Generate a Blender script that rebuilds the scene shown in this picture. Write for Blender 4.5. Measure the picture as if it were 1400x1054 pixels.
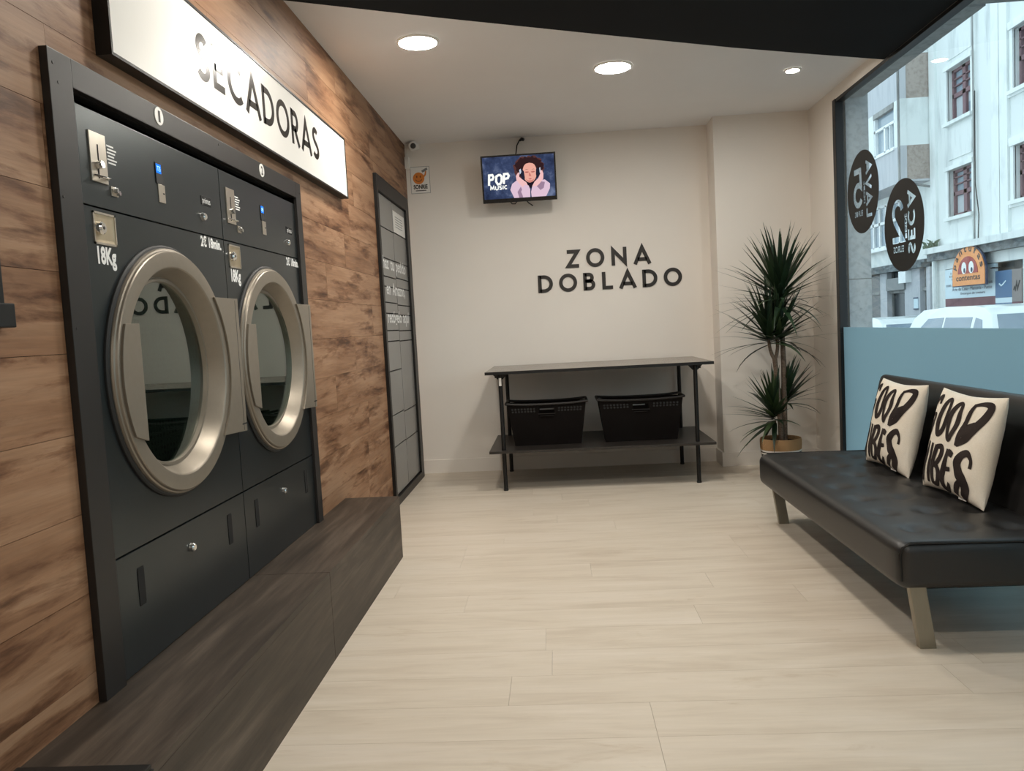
import bpy, bmesh, math, random
from mathutils import Vector, Matrix
random.seed(7)
for o in list(bpy.data.objects): bpy.data.objects.remove(o)
S = bpy.context.scene
COL = S.collection
PI = math.pi
def lin(c):
    c = c/255.0
    return c/12.92 if c <= .04045 else ((c+.055)/1.055)**2.4
def C(r, g, b): return (lin(r), lin(g), lin(b), 1.0)

# ------------------------------------------------------------------ camera
CAM_H, YAW, PITCH, ROLL, FPX = 1.15, -.0573, -.0724, -.0534, 1097.26
fwd = Vector((math.sin(YAW)*math.cos(PITCH), math.cos(YAW)*math.cos(PITCH), math.sin(PITCH)))
rt = Vector((math.cos(YAW), -math.sin(YAW), 0)); up = rt.cross(fwd)
r2 = rt*math.cos(ROLL)+up*math.sin(ROLL); u2 = -rt*math.sin(ROLL)+up*math.cos(ROLL)
cd = bpy.data.cameras.new('camera'); cam = bpy.data.objects.new('camera', cd); COL.objects.link(cam)
cam.matrix_world = Matrix(((r2.x, u2.x, -fwd.x, 0), (r2.y, u2.y, -fwd.y, 0), (r2.z, u2.z, -fwd.z, CAM_H), (0, 0, 0, 1)))
cd.sensor_fit = 'HORIZONTAL'; cd.sensor_width = 36; cd.lens = 36*FPX/1400; cd.clip_start = .02; cd.clip_end = 300
S.camera = cam
# ------------------------------------------------------------------ world, exposure
SKY_STRENGTH = 1.8
LAMP = 198.0
LAMP_COL = (1.0, .94, .845, 1)
w = bpy.data.worlds.new('overcast_sky'); S.world = w; w.use_nodes = True
bg = w.node_tree.nodes['Background']; bg.inputs[0].default_value = (.74, .92, 1.0, 1); bg.inputs[1].default_value = SKY_STRENGTH
S.view_settings.view_transform = 'Standard'; S.view_settings.look = 'None'
S.view_settings.exposure = 0.0; S.view_settings.gamma = 1.0; S.view_settings.use_curve_mapping = False

# ------------------------------------------------------------------ materials
class NT:
    def __init__(s, name):
        s.m = bpy.data.materials.new(name); s.m.use_nodes = True
        s.n = s.m.node_tree.nodes; s.l = s.m.node_tree.links; s.n.clear()
        s.out = s.n.new('ShaderNodeOutputMaterial')
    def new(s, t, **kw):
        nd = s.n.new(t)
        for k, v in kw.items(): setattr(nd, k, v)
        return nd
    def link(s, a, b): s.l.new(a, b)
    def ramp(s, fac, stops):
        r = s.new('ShaderNodeValToRGB'); e = r.color_ramp.elements
        while len(e) < len(stops): e.new(.5)
        for i, (p, c) in enumerate(stops): e[i].position = p; e[i].color = c
        s.link(fac, r.inputs[0]); return r.outputs[0]
    def pos(s, scale=(1, 1, 1), rnd=False, coord='world'):
        if coord == 'world':
            src = s.new('ShaderNodeNewGeometry').outputs['Position']
        else:
            src = s.new('ShaderNodeTexCoord').outputs[coord]
        if rnd:
            oi = s.new('ShaderNodeObjectInfo')
            v = s.new('ShaderNodeVectorMath', operation='SCALE'); v.inputs[0].default_value = (37.1, 53.3, 19.7)
            s.link(oi.outputs['Random'], v.inputs['Scale'])
            a = s.new('ShaderNodeVectorMath', operation='ADD'); s.link(src, a.inputs[0]); s.link(v.outputs[0], a.inputs[1]); src = a.outputs[0]
        mp = s.new('ShaderNodeMapping'); mp.inputs['Scale'].default_value = scale
        s.link(src, mp.inputs[0]); return mp.outputs[0]
    def noise(s, vec, scale=1, detail=4, rough=.55, dist=0):
        n = s.new('ShaderNodeTexNoise'); n.inputs['Scale'].default_value = scale; n.inputs['Detail'].default_value = detail
        n.inputs['Roughness'].default_value = rough; n.inputs['Distortion'].default_value = dist
        s.link(vec, n.inputs['Vector']); return n.outputs[0]
    def mix(s, a, b, fac=.5, mode='MIX'):
        m = s.new('ShaderNodeMix', data_type='RGBA', blend_type=mode)
        for sock, v in ((m.inputs[0], fac), (m.inputs[6], a), (m.inputs[7], b)):
            if hasattr(v, 'is_output'): s.link(v, sock)
            else: sock.default_value = v
        return m.outputs[2]
    def bsdf(s, color, rough=.5, metal=0, spec=.5, bump=None, bstr=.1, bdist=.002, coat=0, emis=None, estr=0):
        p = s.new('ShaderNodeBsdfPrincipled')
        for k, v in (('Base Color', color), ('Roughness', rough), ('Metallic', metal), ('Specular IOR Level', spec), ('Coat Weight', coat)):
            if hasattr(v, 'is_output'): s.link(v, p.inputs[k])
            else: p.inputs[k].default_value = v
        if bump is not None:
            b = s.new('ShaderNodeBump'); b.inputs['Strength'].default_value = bstr; b.inputs['Distance'].default_value = bdist
            s.link(bump, b.inputs['Height']); s.link(b.outputs[0], p.inputs['Normal'])
        if emis is not None:
            if hasattr(emis, 'is_output'): s.link(emis, p.inputs['Emission Color'])
            else: p.inputs['Emission Color'].default_value = emis
            p.inputs['Emission Strength'].default_value = estr
        s.link(p.outputs[0], s.out.inputs[0]); return s.m
def plain(name, col, rough=.5, metal=0, spec=.5, var=.06, scale=6, bstr=.03, coat=0):
    t = NT(name); v = t.pos(); f = t.noise(v, scale, 4)
    d = tuple(x*(1-var) for x in col[:3])+(1,); l = tuple(min(1, x*(1+var)) for x in col[:3])+(1,)
    fb = t.noise(t.pos(), scale*25, 3)
    return t.bsdf(t.ramp(f, [(.3, d), (.7, l)]), rough, metal, spec, bump=fb, bstr=bstr, bdist=.001, coat=coat)
def emit(name, col, strength):
    t = NT(name); e = t.new('ShaderNodeEmission'); e.inputs[0].default_value = col; e.inputs[1].default_value = strength
    t.link(e.outputs[0], t.out.inputs[0]); return t.m
def oak_wall():
    t = NT('rustic_oak'); g = t.pos((7, 1.0, 11), rnd=True); f = t.noise(g, 1, 7, .6, .35)
    col = t.ramp(f, [(.26, C(106, 73, 51)), (.42, C(143, 106, 78)), (.58, C(162, 126, 97)), (.78, C(177, 143, 115))])
    k = t.noise(t.pos((6, 2.0, 13), rnd=True), 1.0, 7, .64, .25)
    kr = t.ramp(k, [(.50, (1, 1, 1, 1)), (.57, (.68, .60, .55, 1)), (.65, (.32, .25, .20, 1))])
    fine = t.noise(t.pos((60, 5, 130), rnd=True), 1, 3, .6)
    fr = t.ramp(fine, [(.3, (.86, .86, .86, 1)), (.7, (1.06, 1.06, 1.06, 1))])
    c1 = t.mix(col, kr, 1.0, 'MULTIPLY'); c2 = t.mix(c1, fr, 1.0, 'MULTIPLY')
    return t.bsdf(c2, .52, 0, .35, bump=fine, bstr=.15, bdist=.002)
def pale_floor():
    t = NT('pale_oak_laminate'); g = t.pos((1.5, 11, 4), rnd=True); f = t.noise(g, 1, 6, .6, .5)
    col = t.ramp(f, [(.25, C(195, 181, 163)), (.5, C(211, 199, 182)), (.75, C(219, 208, 194))])
    k = t.noise(t.pos((2.6, 11, 4), rnd=True), 1, 5, .65, 1.0)
    kr = t.ramp(k, [(.60, (1, 1, 1, 1)), (.70, (.90, .87, .83, 1)), (.80, (.74, .70, .66, 1))])
    fine = t.noise(t.pos((6, 90, 20), rnd=True), 1, 3, .6)
    fr = t.ramp(fine, [(.3, (.96, .96, .96, 1)), (.7, (1.02, 1.02, 1.02, 1))])
    c = t.mix(t.mix(col, kr, 1, 'MULTIPLY'), fr, 1, 'MULTIPLY')
    return t.bsdf(c, .36, 0, .42, bump=fine, bstr=.05, bdist=.001)
def dark_bench_wood():
    t = NT('dark_brown_laminate'); g = t.pos((14, 1.2, 14)); f = t.noise(g, 1, 7, .65, .4)
    col = t.ramp(f, [(.30, C(36, 29, 23)), (.5, C(66, 56, 47)), (.72, C(100, 88, 77))])
    fine = t.noise(t.pos((90, 4, 90)), 1, 3, .6)
    fr = t.ramp(fine, [(.3, (.8, .8, .8, 1)), (.7, (1.1, 1.1, 1.1, 1))])
    return t.bsdf(t.mix(col, fr, 1, 'MULTIPLY'), .5, 0, .4, bump=fine, bstr=.12, bdist=.001)
def brushed(name, col, rough=.35):
    t = NT(name); f = t.noise(t.pos((40, 40, 4)), 1, 3)
    d = tuple(x*.9 for x in col[:3])+(1,)
    return t.bsdf(t.ramp(f, [(.3, d), (.7, col)]), rough, .9, .5)
def satin(name, col, rough, metal):
    t = NT(name); f = t.noise(t.pos((40, 40, 40)), 1, 3); d = tuple(x*.94 for x in col[:3])+(1,)
    return t.bsdf(t.ramp(f, [(.3, d), (.7, col)]), rough, metal, .5)
def perforated():
    t = NT('perforated_drum_steel'); v = t.new('ShaderNodeTexVoronoi'); v.inputs['Scale'].default_value = 55
    v.inputs['Randomness'].default_value = .15
    t.link(t.pos(), v.inputs['Vector'])
    c = t.ramp(v.outputs['Distance'], [(.30, C(10, 12, 12)), (.42, C(96, 102, 99))])
    return t.bsdf(c, .4, .3)
def glassy(name, tint, ior, extra=0.0, rough=0.0):
    t = NT(name); tr = t.new('ShaderNodeBsdfTransparent'); tr.inputs[0].default_value = tint
    gl = t.new('ShaderNodeBsdfGlossy'); gl.inputs['Roughness'].default_value = rough; gl.inputs[0].default_value = (.95, 1, .97, 1)
    lw = t.new('ShaderNodeLayerWeight'); lw.inputs[0].default_value = .5
    pw = t.new('ShaderNodeMath', operation='POWER'); t.link(lw.outputs['Facing'], pw.inputs[0]); pw.inputs[1].default_value = 5
    mu = t.new('ShaderNodeMath', operation='MULTIPLY'); t.link(pw.outputs[0], mu.inputs[0]); mu.inputs[1].default_value = ior
    ad = t.new('ShaderNodeMath', operation='ADD', use_clamp=True); t.link(mu.outputs[0], ad.inputs[0]); ad.inputs[1].default_value = extra
    mx = t.new('ShaderNodeMixShader'); t.link(ad.outputs[0], mx.inputs[0]); t.link(tr.outputs[0], mx.inputs[1]); t.link(gl.outputs[0], mx.inputs[2])
    t.link(mx.outputs[0], t.out.inputs[0]); return t.m
def frosted():
    t = NT('frosted_blue_film'); a = t.new('ShaderNodeBsdfTranslucent'); a.inputs[0].default_value = (.74, .86, .90, 1)
    b = t.new('ShaderNodeBsdfDiffuse'); b.inputs[0].default_value = (.22, .36, .43, 1)
    f = t.noise(t.pos(), 300, 2); bp_ = t.new('ShaderNodeBump'); bp_.inputs['Strength'].default_value = .05; t.link(f, bp_.inputs['Height'])
    t.link(bp_.outputs[0], a.inputs['Normal'])
    mx = t.new('ShaderNodeMixShader'); mx.inputs[0].default_value = .4; t.link(a.outputs[0], mx.inputs[1]); t.link(b.outputs[0], mx.inputs[2])
    t.link(mx.outputs[0], t.out.inputs[0]); return t.m
def stained(name, base, stain, scale=(1, 1, .25), rough=.85, lo=.5, hi=.75):
    t = NT(name); f = t.noise(t.pos(scale), 2.2, 7, .6, .3)
    return t.bsdf(t.ramp(f, [(lo, base), (hi, stain)]), rough, 0, .2, bump=f, bstr=.2, bdist=.01)
def woven(name, a, b, sc=(60, 60, 140)):
    t = NT(name); wv = t.new('ShaderNodeTexWave'); wv.inputs['Scale'].default_value = 1; wv.inputs['Distortion'].default_value = 6
    wv.inputs['Detail'].default_value = 3
    t.link(t.pos(sc), wv.inputs['Vector'])
    return t.bsdf(t.ramp(wv.outputs['Color'], [(.1, a), (.9, b)]), .85, 0, .2, bump=wv.outputs['Color'], bstr=.8, bdist=.004)
def fabric(name, a, b):
    t = NT(name); f = t.noise(t.pos(), 220, 3); g = t.noise(t.pos(), 9, 3)
    return t.bsdf(t.mix(t.ramp(g, [(.3, a), (.7, b)]), t.ramp(f, [(.3, (.92, .92, .92, 1)), (.7, (1, 1, 1, 1))]), 1, 'MULTIPLY'), .9, 0, .15, bump=f, bstr=.25, bdist=.001)
def leather():
    t = NT('black_leatherette'); v = t.new('ShaderNodeTexVoronoi'); v.inputs['Scale'].default_value = 260; t.link(t.pos(), v.inputs['Vector'])
    f = t.noise(t.pos(), 7, 4)
    return t.bsdf(t.ramp(f, [(.3, C(20, 20, 20)), (.7, C(28, 27, 27))]), .42, 0, .65, bump=v.outputs['Distance'], bstr=.15, bdist=.001)
def leafmat():
    t = NT('dracaena_leaf'); oi = t.new('ShaderNodeObjectInfo')
    c = t.ramp(oi.outputs['Random'], [(0, C(28, 46, 30)), (.6, C(40, 62, 38)), (1, C(62, 80, 46))])
    f = t.noise(t.pos((80, 80, 80)), 1, 2)
    return t.bsdf(t.mix(c, t.ramp(f, [(.3, (.85, .85, .85, 1)), (.7, (1, 1, 1, 1))]), 1, 'MULTIPLY'), .42, 0, .4)

M = dict(
    oak=oak_wall(), floor=pale_floor(), bench=dark_bench_wood(),
    wall=plain('warm_white_paint', C(234, 228, 220), .7, var=.015, scale=2, bstr=.04),
    ceil=plain('ceiling_white_paint', C(236, 236, 237), .85, spec=.1, var=.015, scale=2),
    soffit=plain('black_ceiling_paint', C(26, 29, 32), .85, spec=.15, var=.1, scale=2),
    black=plain('black_lacquer', C(20, 19, 18), .45, spec=.4),
    blackm=plain('matt_black_metal', C(16, 15, 15), .5, spec=.4),
    framedark=plain('charcoal_powder_coat', C(36, 34, 33), .42, spec=.45),
    anth=plain('anthracite_dryer_panel', C(64, 70, 72), .30, metal=.72, var=.04, spec=.5, bstr=.01),
    seam=plain('shadow_gap_black', C(8, 8, 8), .8),
    ring=satin('taupe_silver_metal', C(146, 137, 124), .40, .55),
    steel=brushed('stainless_steel', C(205, 198, 186), .3),
    chrome=brushed('polished_chrome', C(225, 225, 222), .12),
    pocket=brushed('warm_steel_pocket', C(196, 182, 156), .4),
    white=plain('white_plastic', C(235, 233, 228), .4, var=.02),
    sign=plain('white_sign_acrylic', C(250, 248, 243), .16, var=.01, spec=.6, bstr=0),
    signtxt=plain('sign_lettering_black', C(40, 37, 35), .2, spec=.6, bstr=0),
    vinyl=plain('black_brown_vinyl', C(38, 33, 29), .5),
    printw=plain('white_print', C(238, 238, 236), .5, var=.01),
    lockdoor=plain('grey_locker_door', C(126, 125, 122), .3, var=.03, spec=.5),
    table=plain('grey_brown_tabletop_sheen', C(122, 112, 101), .24, spec=.9, var=.06), shelfm=plain('shaded_shelf_laminate', C(44, 40, 37), .35, spec=.5),  # tabletop base lightened for grazing sheen, shelf darkened for the shade beneath
    basket=woven('dark_brown_plastic_weave', C(17, 13, 12), C(38, 31, 28), (90, 90, 160)),
    basketrim=plain('dark_brown_plastic', C(24, 19, 18), .45),
    leather=leather(), piping=plain('black_piping', C(12, 12, 12), .35),
    sofaleg=brushed('satin_taupe_leg', C(158, 152, 138), .42),
    cushion=fabric('cream_cotton', C(238, 228, 210), C(245, 238, 224)),
    ink=fabric('charcoal_print', C(44, 37, 36), C(62, 54, 51)),
    jute=woven('jute_weave', C(150, 112, 74), C(206, 168, 124), (70, 70, 160)),
    potw=fabric('white_cotton_band', C(228, 224, 216), C(236, 232, 226)),
    potb=fabric('black_cotton_basket', C(24, 24, 27), C(34, 34, 36)),
    soil=stained('potting_soil', C(44, 32, 24), C(66, 50, 38), (30, 30, 30)),
    leaf=leafmat(), cane=stained('grey_brown_cane', C(128, 112, 98), C(92, 76, 64), (30, 30, 60), lo=.4, hi=.7),
    tvb=plain('tv_black_plastic', C(16, 16, 18), .25, spec=.5),
    cable=plain('black_cable', C(14, 14, 14), .5),
    winframe=plain('black_window_frame', C(20, 21, 23), .4),
    glass=glassy('window_glass', (.97, .99, 1, 1), .5, .015), film=frosted(),
    drglass=glassy('dark_dryer_glass', (.45, .53, .49, 1), .9, .14),
    perf=perforated(), rubber=plain('dark_rubber', C(34, 34, 34), .6),
    decal=plain('black_window_decal', C(24, 25, 26), .6), decalw=plain('silver_decal_print', C(214, 216, 214), .5),
    lamp=emit('downlight_glow', LAMP_COL, LAMP), lampdim=emit('spot_glow', LAMP_COL, LAMP*1.3),
    lcd=emit('blue_lcd', (.02, .22, 1, 1), 1.3), lcdt=emit('lcd_digits', (.45, .8, 1, 1), 1.8),
    orange=plain('orange_print', C(216, 128, 46), .5), orangel=plain('pale_orange', C(240, 190, 130), .6), greyp=plain('grey_print', C(128, 130, 130), .5), brownp=plain('brown_print', C(120, 60, 24), .5),
    stone=stained('grey_granite', C(186, 194, 198), C(160, 168, 173), (12, 12, 12), lo=.45, hi=.7),
    fwhite=stained('weathered_white_render', C(222, 226, 224), C(176, 182, 182), (1.2, 1.2, .22), lo=.52, hi=.8),
    fwhite2=stained('white_band_render', C(228, 232, 230), C(205, 210, 208), (1, 1, .4)),
    fbrown=stained('beige_mosaic_tile', C(172, 160, 152), C(150, 138, 130), (5, 5, 5), lo=.45, hi=.65),
    fgrey=stained('pale_grey_render', C(190, 192, 196), C(168, 172, 178), (3, 3, .3)),
    fgreyd=stained('street_grey_render', C(158, 158, 156), C(112, 112, 112), (1.5, 1.5, .5), lo=.4, hi=.75),
    wred=plain('faded_red_window_wood', C(122, 94, 99), .7, scale=9), wwhite=plain('white_window_frame', C(232, 236, 236), .4),
    wglass=plain('far_window_glass', C(140, 156, 168), .06, spec=.8, var=.2, scale=.7, bstr=0), blind=plain('pale_roller_blind', C(176, 182, 186), .7),
    shopdark=plain('dark_shop_interior', C(52, 55, 58), .25, var=.5, scale=1.1),
    fcornice=stained('mottled_grey_cornice', C(96, 100, 102), C(140, 146, 148), (1.5, 1.5, 3), lo=.4, hi=.7),  # mottled darker grey for the cornice bands across the street
    maroon=stained('maroon_panel', C(124, 92, 98), C(104, 76, 84), (2, 2, 2)), bluep=plain('blue_panel', C(56, 100, 140), .5), taupep=plain('taupe_panel', C(128, 120, 118), .5),
    palep=plain('pale_blue_sign', C(204, 222, 230), .5, var=.02), orange2=plain('orange_shop_sign', C(232, 150, 84), .5), redp=plain('red_shop_sign', C(160, 58, 50), .5), navy=plain('navy_print', C(50, 62, 88), .6),
    asphalt=stained('asphalt', C(84, 86, 88), C(68, 70, 72), (6, 6, 6)), pave=stained('pavement_slab', C(150, 150, 148), C(128, 128, 126), (4, 4, 4)),
    carw=plain('white_car_paint', C(228, 234, 234), .15, spec=.6, var=.01, coat=.5, bstr=0), carglass=plain('car_glass', C(128, 144, 158), .05, spec=.9, bstr=0), tyre=plain('tyre_rubber', C(28, 28, 28), .8), hub=brushed('wheel_alloy', C(176, 178, 180), .35),
    carlight=plain('car_light', C(200, 205, 205), .1, spec=.8), carred=plain('car_tail_light', C(150, 20, 24), .2), cartrim=plain('car_trim', C(30, 31, 33), .5),
    plantgreen=plain('weed_green', C(86, 104, 84), .8, var=.3, scale=20),
)
# ------------------------------------------------------------------ geometry helpers
W = {}
def link(o, parent=None):
    COL.objects.link(o)
    if parent is not None:
        o.parent = parent; o.matrix_parent_inverse = W[parent].inverted()
    W[o] = Matrix.Identity(4); return o
def thing(name, loc, label, cat, group=None):
    o = bpy.data.objects.new(name, None); o.empty_display_size = .1; COL.objects.link(o); o.location = loc
    W[o] = Matrix.Translation(Vector(loc)); tag(o, label, cat, group); return o
def tag(o, label, cat, group=None, kind=None):
    o['label'] = label; o['category'] = cat
    if group: o['group'] = group
    if kind: o['kind'] = kind
    return o
def struct(o): o['kind'] = 'structure'; return o
def sroot(name, loc):
    o = bpy.data.objects.new(name, None); COL.objects.link(o); o.location = loc; W[o] = Matrix.Translation(Vector(loc)); o['kind'] = 'structure'; return o
class MB:
    def __init__(s): s.v = []; s.f = []
    def add(s, v, f):
        n = len(s.v); s.v += [tuple(p) for p in v]; s.f += [tuple(i+n for i in q) for q in f]; return s
    def box(s, x0, x1, y0, y1, z0, z1):
        if x0 > x1: x0, x1 = x1, x0
        if y0 > y1: y0, y1 = y1, y0
        if z0 > z1: z0, z1 = z1, z0
        return s.add([(x0, y0, z0), (x1, y0, z0), (x1, y1, z0), (x0, y1, z0), (x0, y0, z1), (x1, y0, z1), (x1, y1, z1), (x0, y1, z1)],
                     [(0, 3, 2, 1), (4, 5, 6, 7), (0, 1, 5, 4), (1, 2, 6, 5), (2, 3, 7, 6), (3, 0, 4, 7)])
    def prism(s, poly, fn, t0, t1):
        """poly 2d; fn(a,b,t)->3d"""
        n = len(poly); v = [fn(a, b, t0) for a, b in poly]+[fn(a, b, t1) for a, b in poly]
        f = [tuple(range(n-1, -1, -1)), tuple(range(n, 2*n))]+[(i, (i+1) % n, n+(i+1) % n, n+i) for i in range(n)]
        return s.add(v, f)
    def tube(s, pts, r, n=8, cap=True):
        pts = [Vector(p) for p in pts]; rs = r if isinstance(r, (list, tuple)) else [r]*len(pts)
        rings = []; prev = None
        for i, p in enumerate(pts):
            d = (pts[min(i+1, len(pts)-1)]-pts[max(i-1, 0)]).normalized()
            a = prev if prev is not None else (Vector((0, 0, 1)) if abs(d.z) < .9 else Vector((1, 0, 0)))
            a = (a-d*a.dot(d)).normalized(); prev = a; b = d.cross(a)
            rings.append([p+(a*math.cos(2*PI*k/n)+b*math.sin(2*PI*k/n))*rs[i] for k in range(n)])
        v = [q for rg in rings for q in rg]
        f = [(i*n+k, i*n+(k+1) % n, (i+1)*n+(k+1) % n, (i+1)*n+k) for i in range(len(pts)-1) for k in range(n)]
        if cap: f += [tuple(range(n-1, -1, -1)), tuple((len(pts)-1)*n+k for k in range(n))]
        return s.add(v, f)
    def lathe(s, prof, fn, n=48, close=False):
        """prof list of (r, h); fn(cos*r, sin*r, h)->3d"""
        v = []; m = len(prof)
        for r, h in prof:
            for k in range(n): a = 2*PI*k/n; v.append(fn(r*math.cos(a), r*math.sin(a), h))
        f = [(i*n+k, i*n+(k+1) % n, ((i+1) % m)*n+(k+1) % n, ((i+1) % m)*n+k) for i in range(m if close else m-1) for k in range(n)]
        if not close:
            if prof[0][0] > 1e-5: f.append(tuple(range(n-1, -1, -1)))
            if prof[-1][0] > 1e-5: f.append(tuple((m-1)*n+k for k in range(n)))
        return s.add(v, f)
    def build(s, name, mat, parent=None, bevel=0, smooth=False, seg=2, sharp=30):
        me = bpy.data.meshes.new(name); me.from_pydata(s.v, [], s.f)
        bm = bmesh.new(); bm.from_mesh(me)
        bmesh.ops.remove_doubles(bm, verts=bm.verts, dist=1e-6)
        bmesh.ops.recalc_face_normals(bm, faces=bm.faces)
        if bevel: bmesh.ops.bevel(bm, geom=list(bm.edges), offset=bevel, segments=seg, affect='EDGES', profile=.7)
        bm.to_mesh(me); bm.free()
        me.materials.append(M[mat])
        if smooth:
            for p in me.polygons: p.use_smooth = True
            try: me.set_sharp_from_angle(angle=math.radians(sharp))
            except Exception: pass
        return link(bpy.data.objects.new(name, me), parent)
def box(name, mat, parent, x0, x1, y0, y1, z0, z1, bevel=0):
    return MB().box(x0, x1, y0, y1, z0, z1).build(name, mat, parent, bevel)
# mapping frames: a (right), b (up), t (outwards to the viewer)
def onLeft(x): return lambda a, b, t: (x+t, a, b)         # left wall, seen from +x : right = +y
def onBack(y): return lambda a, b, t: (a, y-t, b)         # back wall, seen from -y : right = +x
# --- lettering: own stroke alphabet
def arc(cx, cy, rx, ry, a0, a1, n=14):
    return [(cx+rx*math.cos(math.radians(a0+(a1-a0)*i/n)), cy+ry*math.sin(math.radians(a0+(a1-a0)*i/n))) for i in range(n+1)]
def ribbon(pts, wd, closed=False, extend=0):
    """2d quads along a polyline with mitred joints; wd number or list"""
    n = len(pts); P = [Vector(p).to_2d() for p in pts]; ws = wd if isinstance(wd, (list, tuple)) else [wd]*n
    L, R = [], []
    for i in range(n):
        a = P[i-1] if (i > 0 or closed) else None; b = P[(i+1) % n] if (i < n-1 or closed) else None
        d1 = (P[i]-a).normalized() if a is not None and (P[i]-a).length > 1e-9 else None
        d2 = (b-P[i]).normalized() if b is not None and (b-P[i]).length > 1e-9 else None
        if d1 is None: d1 = d2
        if d2 is None: d2 = d1
        n1 = Vector((-d1.y, d1.x)); n2 = Vector((-d2.y, d2.x)); m = (n1+n2)
        m = m.normalized() if m.length > 1e-6 else n1
        k = 1/max(.28, m.dot(n1)); h = ws[i]/2
        L.append(P[i]+m*h*k); R.append(P[i]-m*h*k)
    q = []
    for i in range(n if closed else n-1):
        j = (i+1) % n; q.append([tuple(R[i]), tuple(R[j]), tuple(L[j]), tuple(L[i])])
    return q
T = .2
GL = {  # cap height 1, (advance, [(points, closed)])
    'Z': (.70, [([(.02, .9), (.62, .9), (.07, .1), (.68, .1)], False)]),
    'O': (1.0, [(arc(.5, .5, .41, .42, 0, 360, 40)[:-1], True)]),
    'N': (.86, [([(.1, 0), (.1, .86), (.76, .14), (.76, 1)], False)]),
    'A': (.92, [([(.05, 0), (.46, .92), (.87, 0)], False), ([(.2, .27), (.72, .27)], False)]),
    'D': (.84, [([(.1, 0), (.1, 1)], False), ([(.1, .9), (.3, .9)]+arc(.33, .5, .41, .4, 88, -88, 22)+[(.3, .1), (.1, .1)], False)]),
    'B': (.70, [([(.1, 0), (.1, 1)], False), ([(.1, .9), (.3, .9)]+arc(.33, .715, .17, .185, 88, -88, 14)+[(.1, .53)], False), ([(.1, .53), (.34, .53)]+arc(.36, .315, .21, .215, 88, -88, 14)+[(.1, .1)], False)]),
    'L': (.62, [([(.1, 1), (.1, .1), (.6, .1)], False)]),
    'S': (.62, [(arc(.31, .72, .2, .19, 35, 200, 12)+[(.22, .55), (.40, .45)]+arc(.3, .28, .23, .19, 20, -150, 14), False)]),
    'E': (.62, [([(.58, .9), (.1, .9), (.1, .1), (.58, .1)], False), ([(.1, .51), (.52, .51)], False)]),
    'C': (.86, [(arc(.5, .5, .41, .41, 48, 312, 30), False)]),
    'R': (.70, [([(.1, 0), (.1, 1)], False), ([(.1, .9), (.32, .9)]+arc(.34, .68, .2, .22, 88, -88, 14)+[(.1, .46)], False), ([(.3, .46), (.62, 0)], False)]),
    'V': (.88, [([(.04, 1), (.44, .08), (.84, 1)], False)]),
}
def letter(ch, th=T):
    adv, st = GL[ch]; q = []
    for pts, cl in st: q += ribbon(pts, th, cl)
    return adv, q
def word_quads(word, height, gap, th=T):
    x = 0; out = []
    for ch in word:
        adv, q = letter(ch, th); out.append((ch, [[(x+a, b) for a, b in k] for k in q])); x += adv+gap
    return x-gap, out
def quads_to(mb, quads, fn, t0, t1):
    for k in quads: mb.prism(k, fn, t0, t1)
_tc = {}
def text2d(body, bold=0):
    if (body, bold) in _tc: return _tc[(body, bold)]
    cu = bpy.data.curves.new('t', 'FONT'); cu.body = body; cu.size = 1; cu.resolution_u = 3; cu.offset = bold
    ob = bpy.data.objects.new('t', cu); COL.objects.link(ob)
    dg = bpy.context.evaluated_depsgraph_get(); me = bpy.data.meshes.new_from_object(ob.evaluated_get(dg))
    v = [(p.co.x, p.co.y) for p in me.vertices]; f = [tuple(p.vertices) for p in me.polygons]
    bpy.data.objects.remove(ob); bpy.data.curves.remove(cu); bpy.data.meshes.remove(me)
    x0 = min(p[0] for p in v); x1 = max(p[0] for p in v)
    _tc[(body, bold)] = ([((a-x0)/(x1-x0), b/.729) for a, b in v], f); return _tc[(body, bold)]    # width 1, cap height ~1
def text(name, body, mat, parent, fn, a0, b0, wd, ht, t=.001, rot=None, mb=None, bold=0):
    v, f = text2d(body, bold); m = mb or MB()
    pts = []
    for a, b in v:
        a *= wd; b *= ht
        if rot: a, b = a*math.cos(rot)-b*math.sin(rot), a*math.sin(rot)+b*math.cos(rot)
        pts.append(fn(a0+a, b0+b, t))
    m.add(pts, f)
    return None if mb else m.build(name, mat, parent)
def disc(mb, fn, ca, cb, ra, rb, t, n=28, a0=0, a1=360):
    p = arc(ca, cb, ra, rb, a0, a1, n)
    if a1-a0 >= 360: p = p[:-1]
    mb.add([fn(a, b, t) for a, b in p], [tuple(range(len(p)))]); return mb

# ------------------------------------------------------------------ room constants
XL, YB, H, XW, YJ = -1.12, 6.43, 2.633, 1.97, 5.66
ZS = 2.557                      # black soffit / window head
Y0 = -2.8                       # wall behind the camera
FY0, FY1, FZ1 = 1.783, 3.568, 1.832     # dryer surround
LY0, LY1, LZ1 = 5.18, 6.30, 2.185       # locker surround
# ------------------------------------------------------------------ floor with planks
fl = struct(MB().box(-2.1, XW+.02, Y0-.1, YB+.12, -.12, -.006).build('floor', 'seam'))
PW, PLn = .2047, 1.38
k0 = math.floor((Y0-2.16)/PW); y = 2.16+k0*PW; i = k0
fixed = {3: -.09, 2: -.066, 0: .229, -1: .229, 5: -.43, 4: .5, 6: .62}
while y < YB:
    st = fixed.get(i, random.uniform(-.6, .7)); 
    a = st-PLn*math.ceil((st-XL)/PLn+.001)
    ya, yb = max(y, Y0), min(y+PW, YB)
    while a < XW:
        xa, xb = max(a, XL), min(a+PLn, XW)
        if xb-xa > .01 and yb-ya > .01: MB().box(xa+.0004, xb-.0004, ya+.0004, yb-.0004, -.006, 0).build('plank', 'floor', fl)
        a += PLn
    y += PW; i += 1
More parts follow.
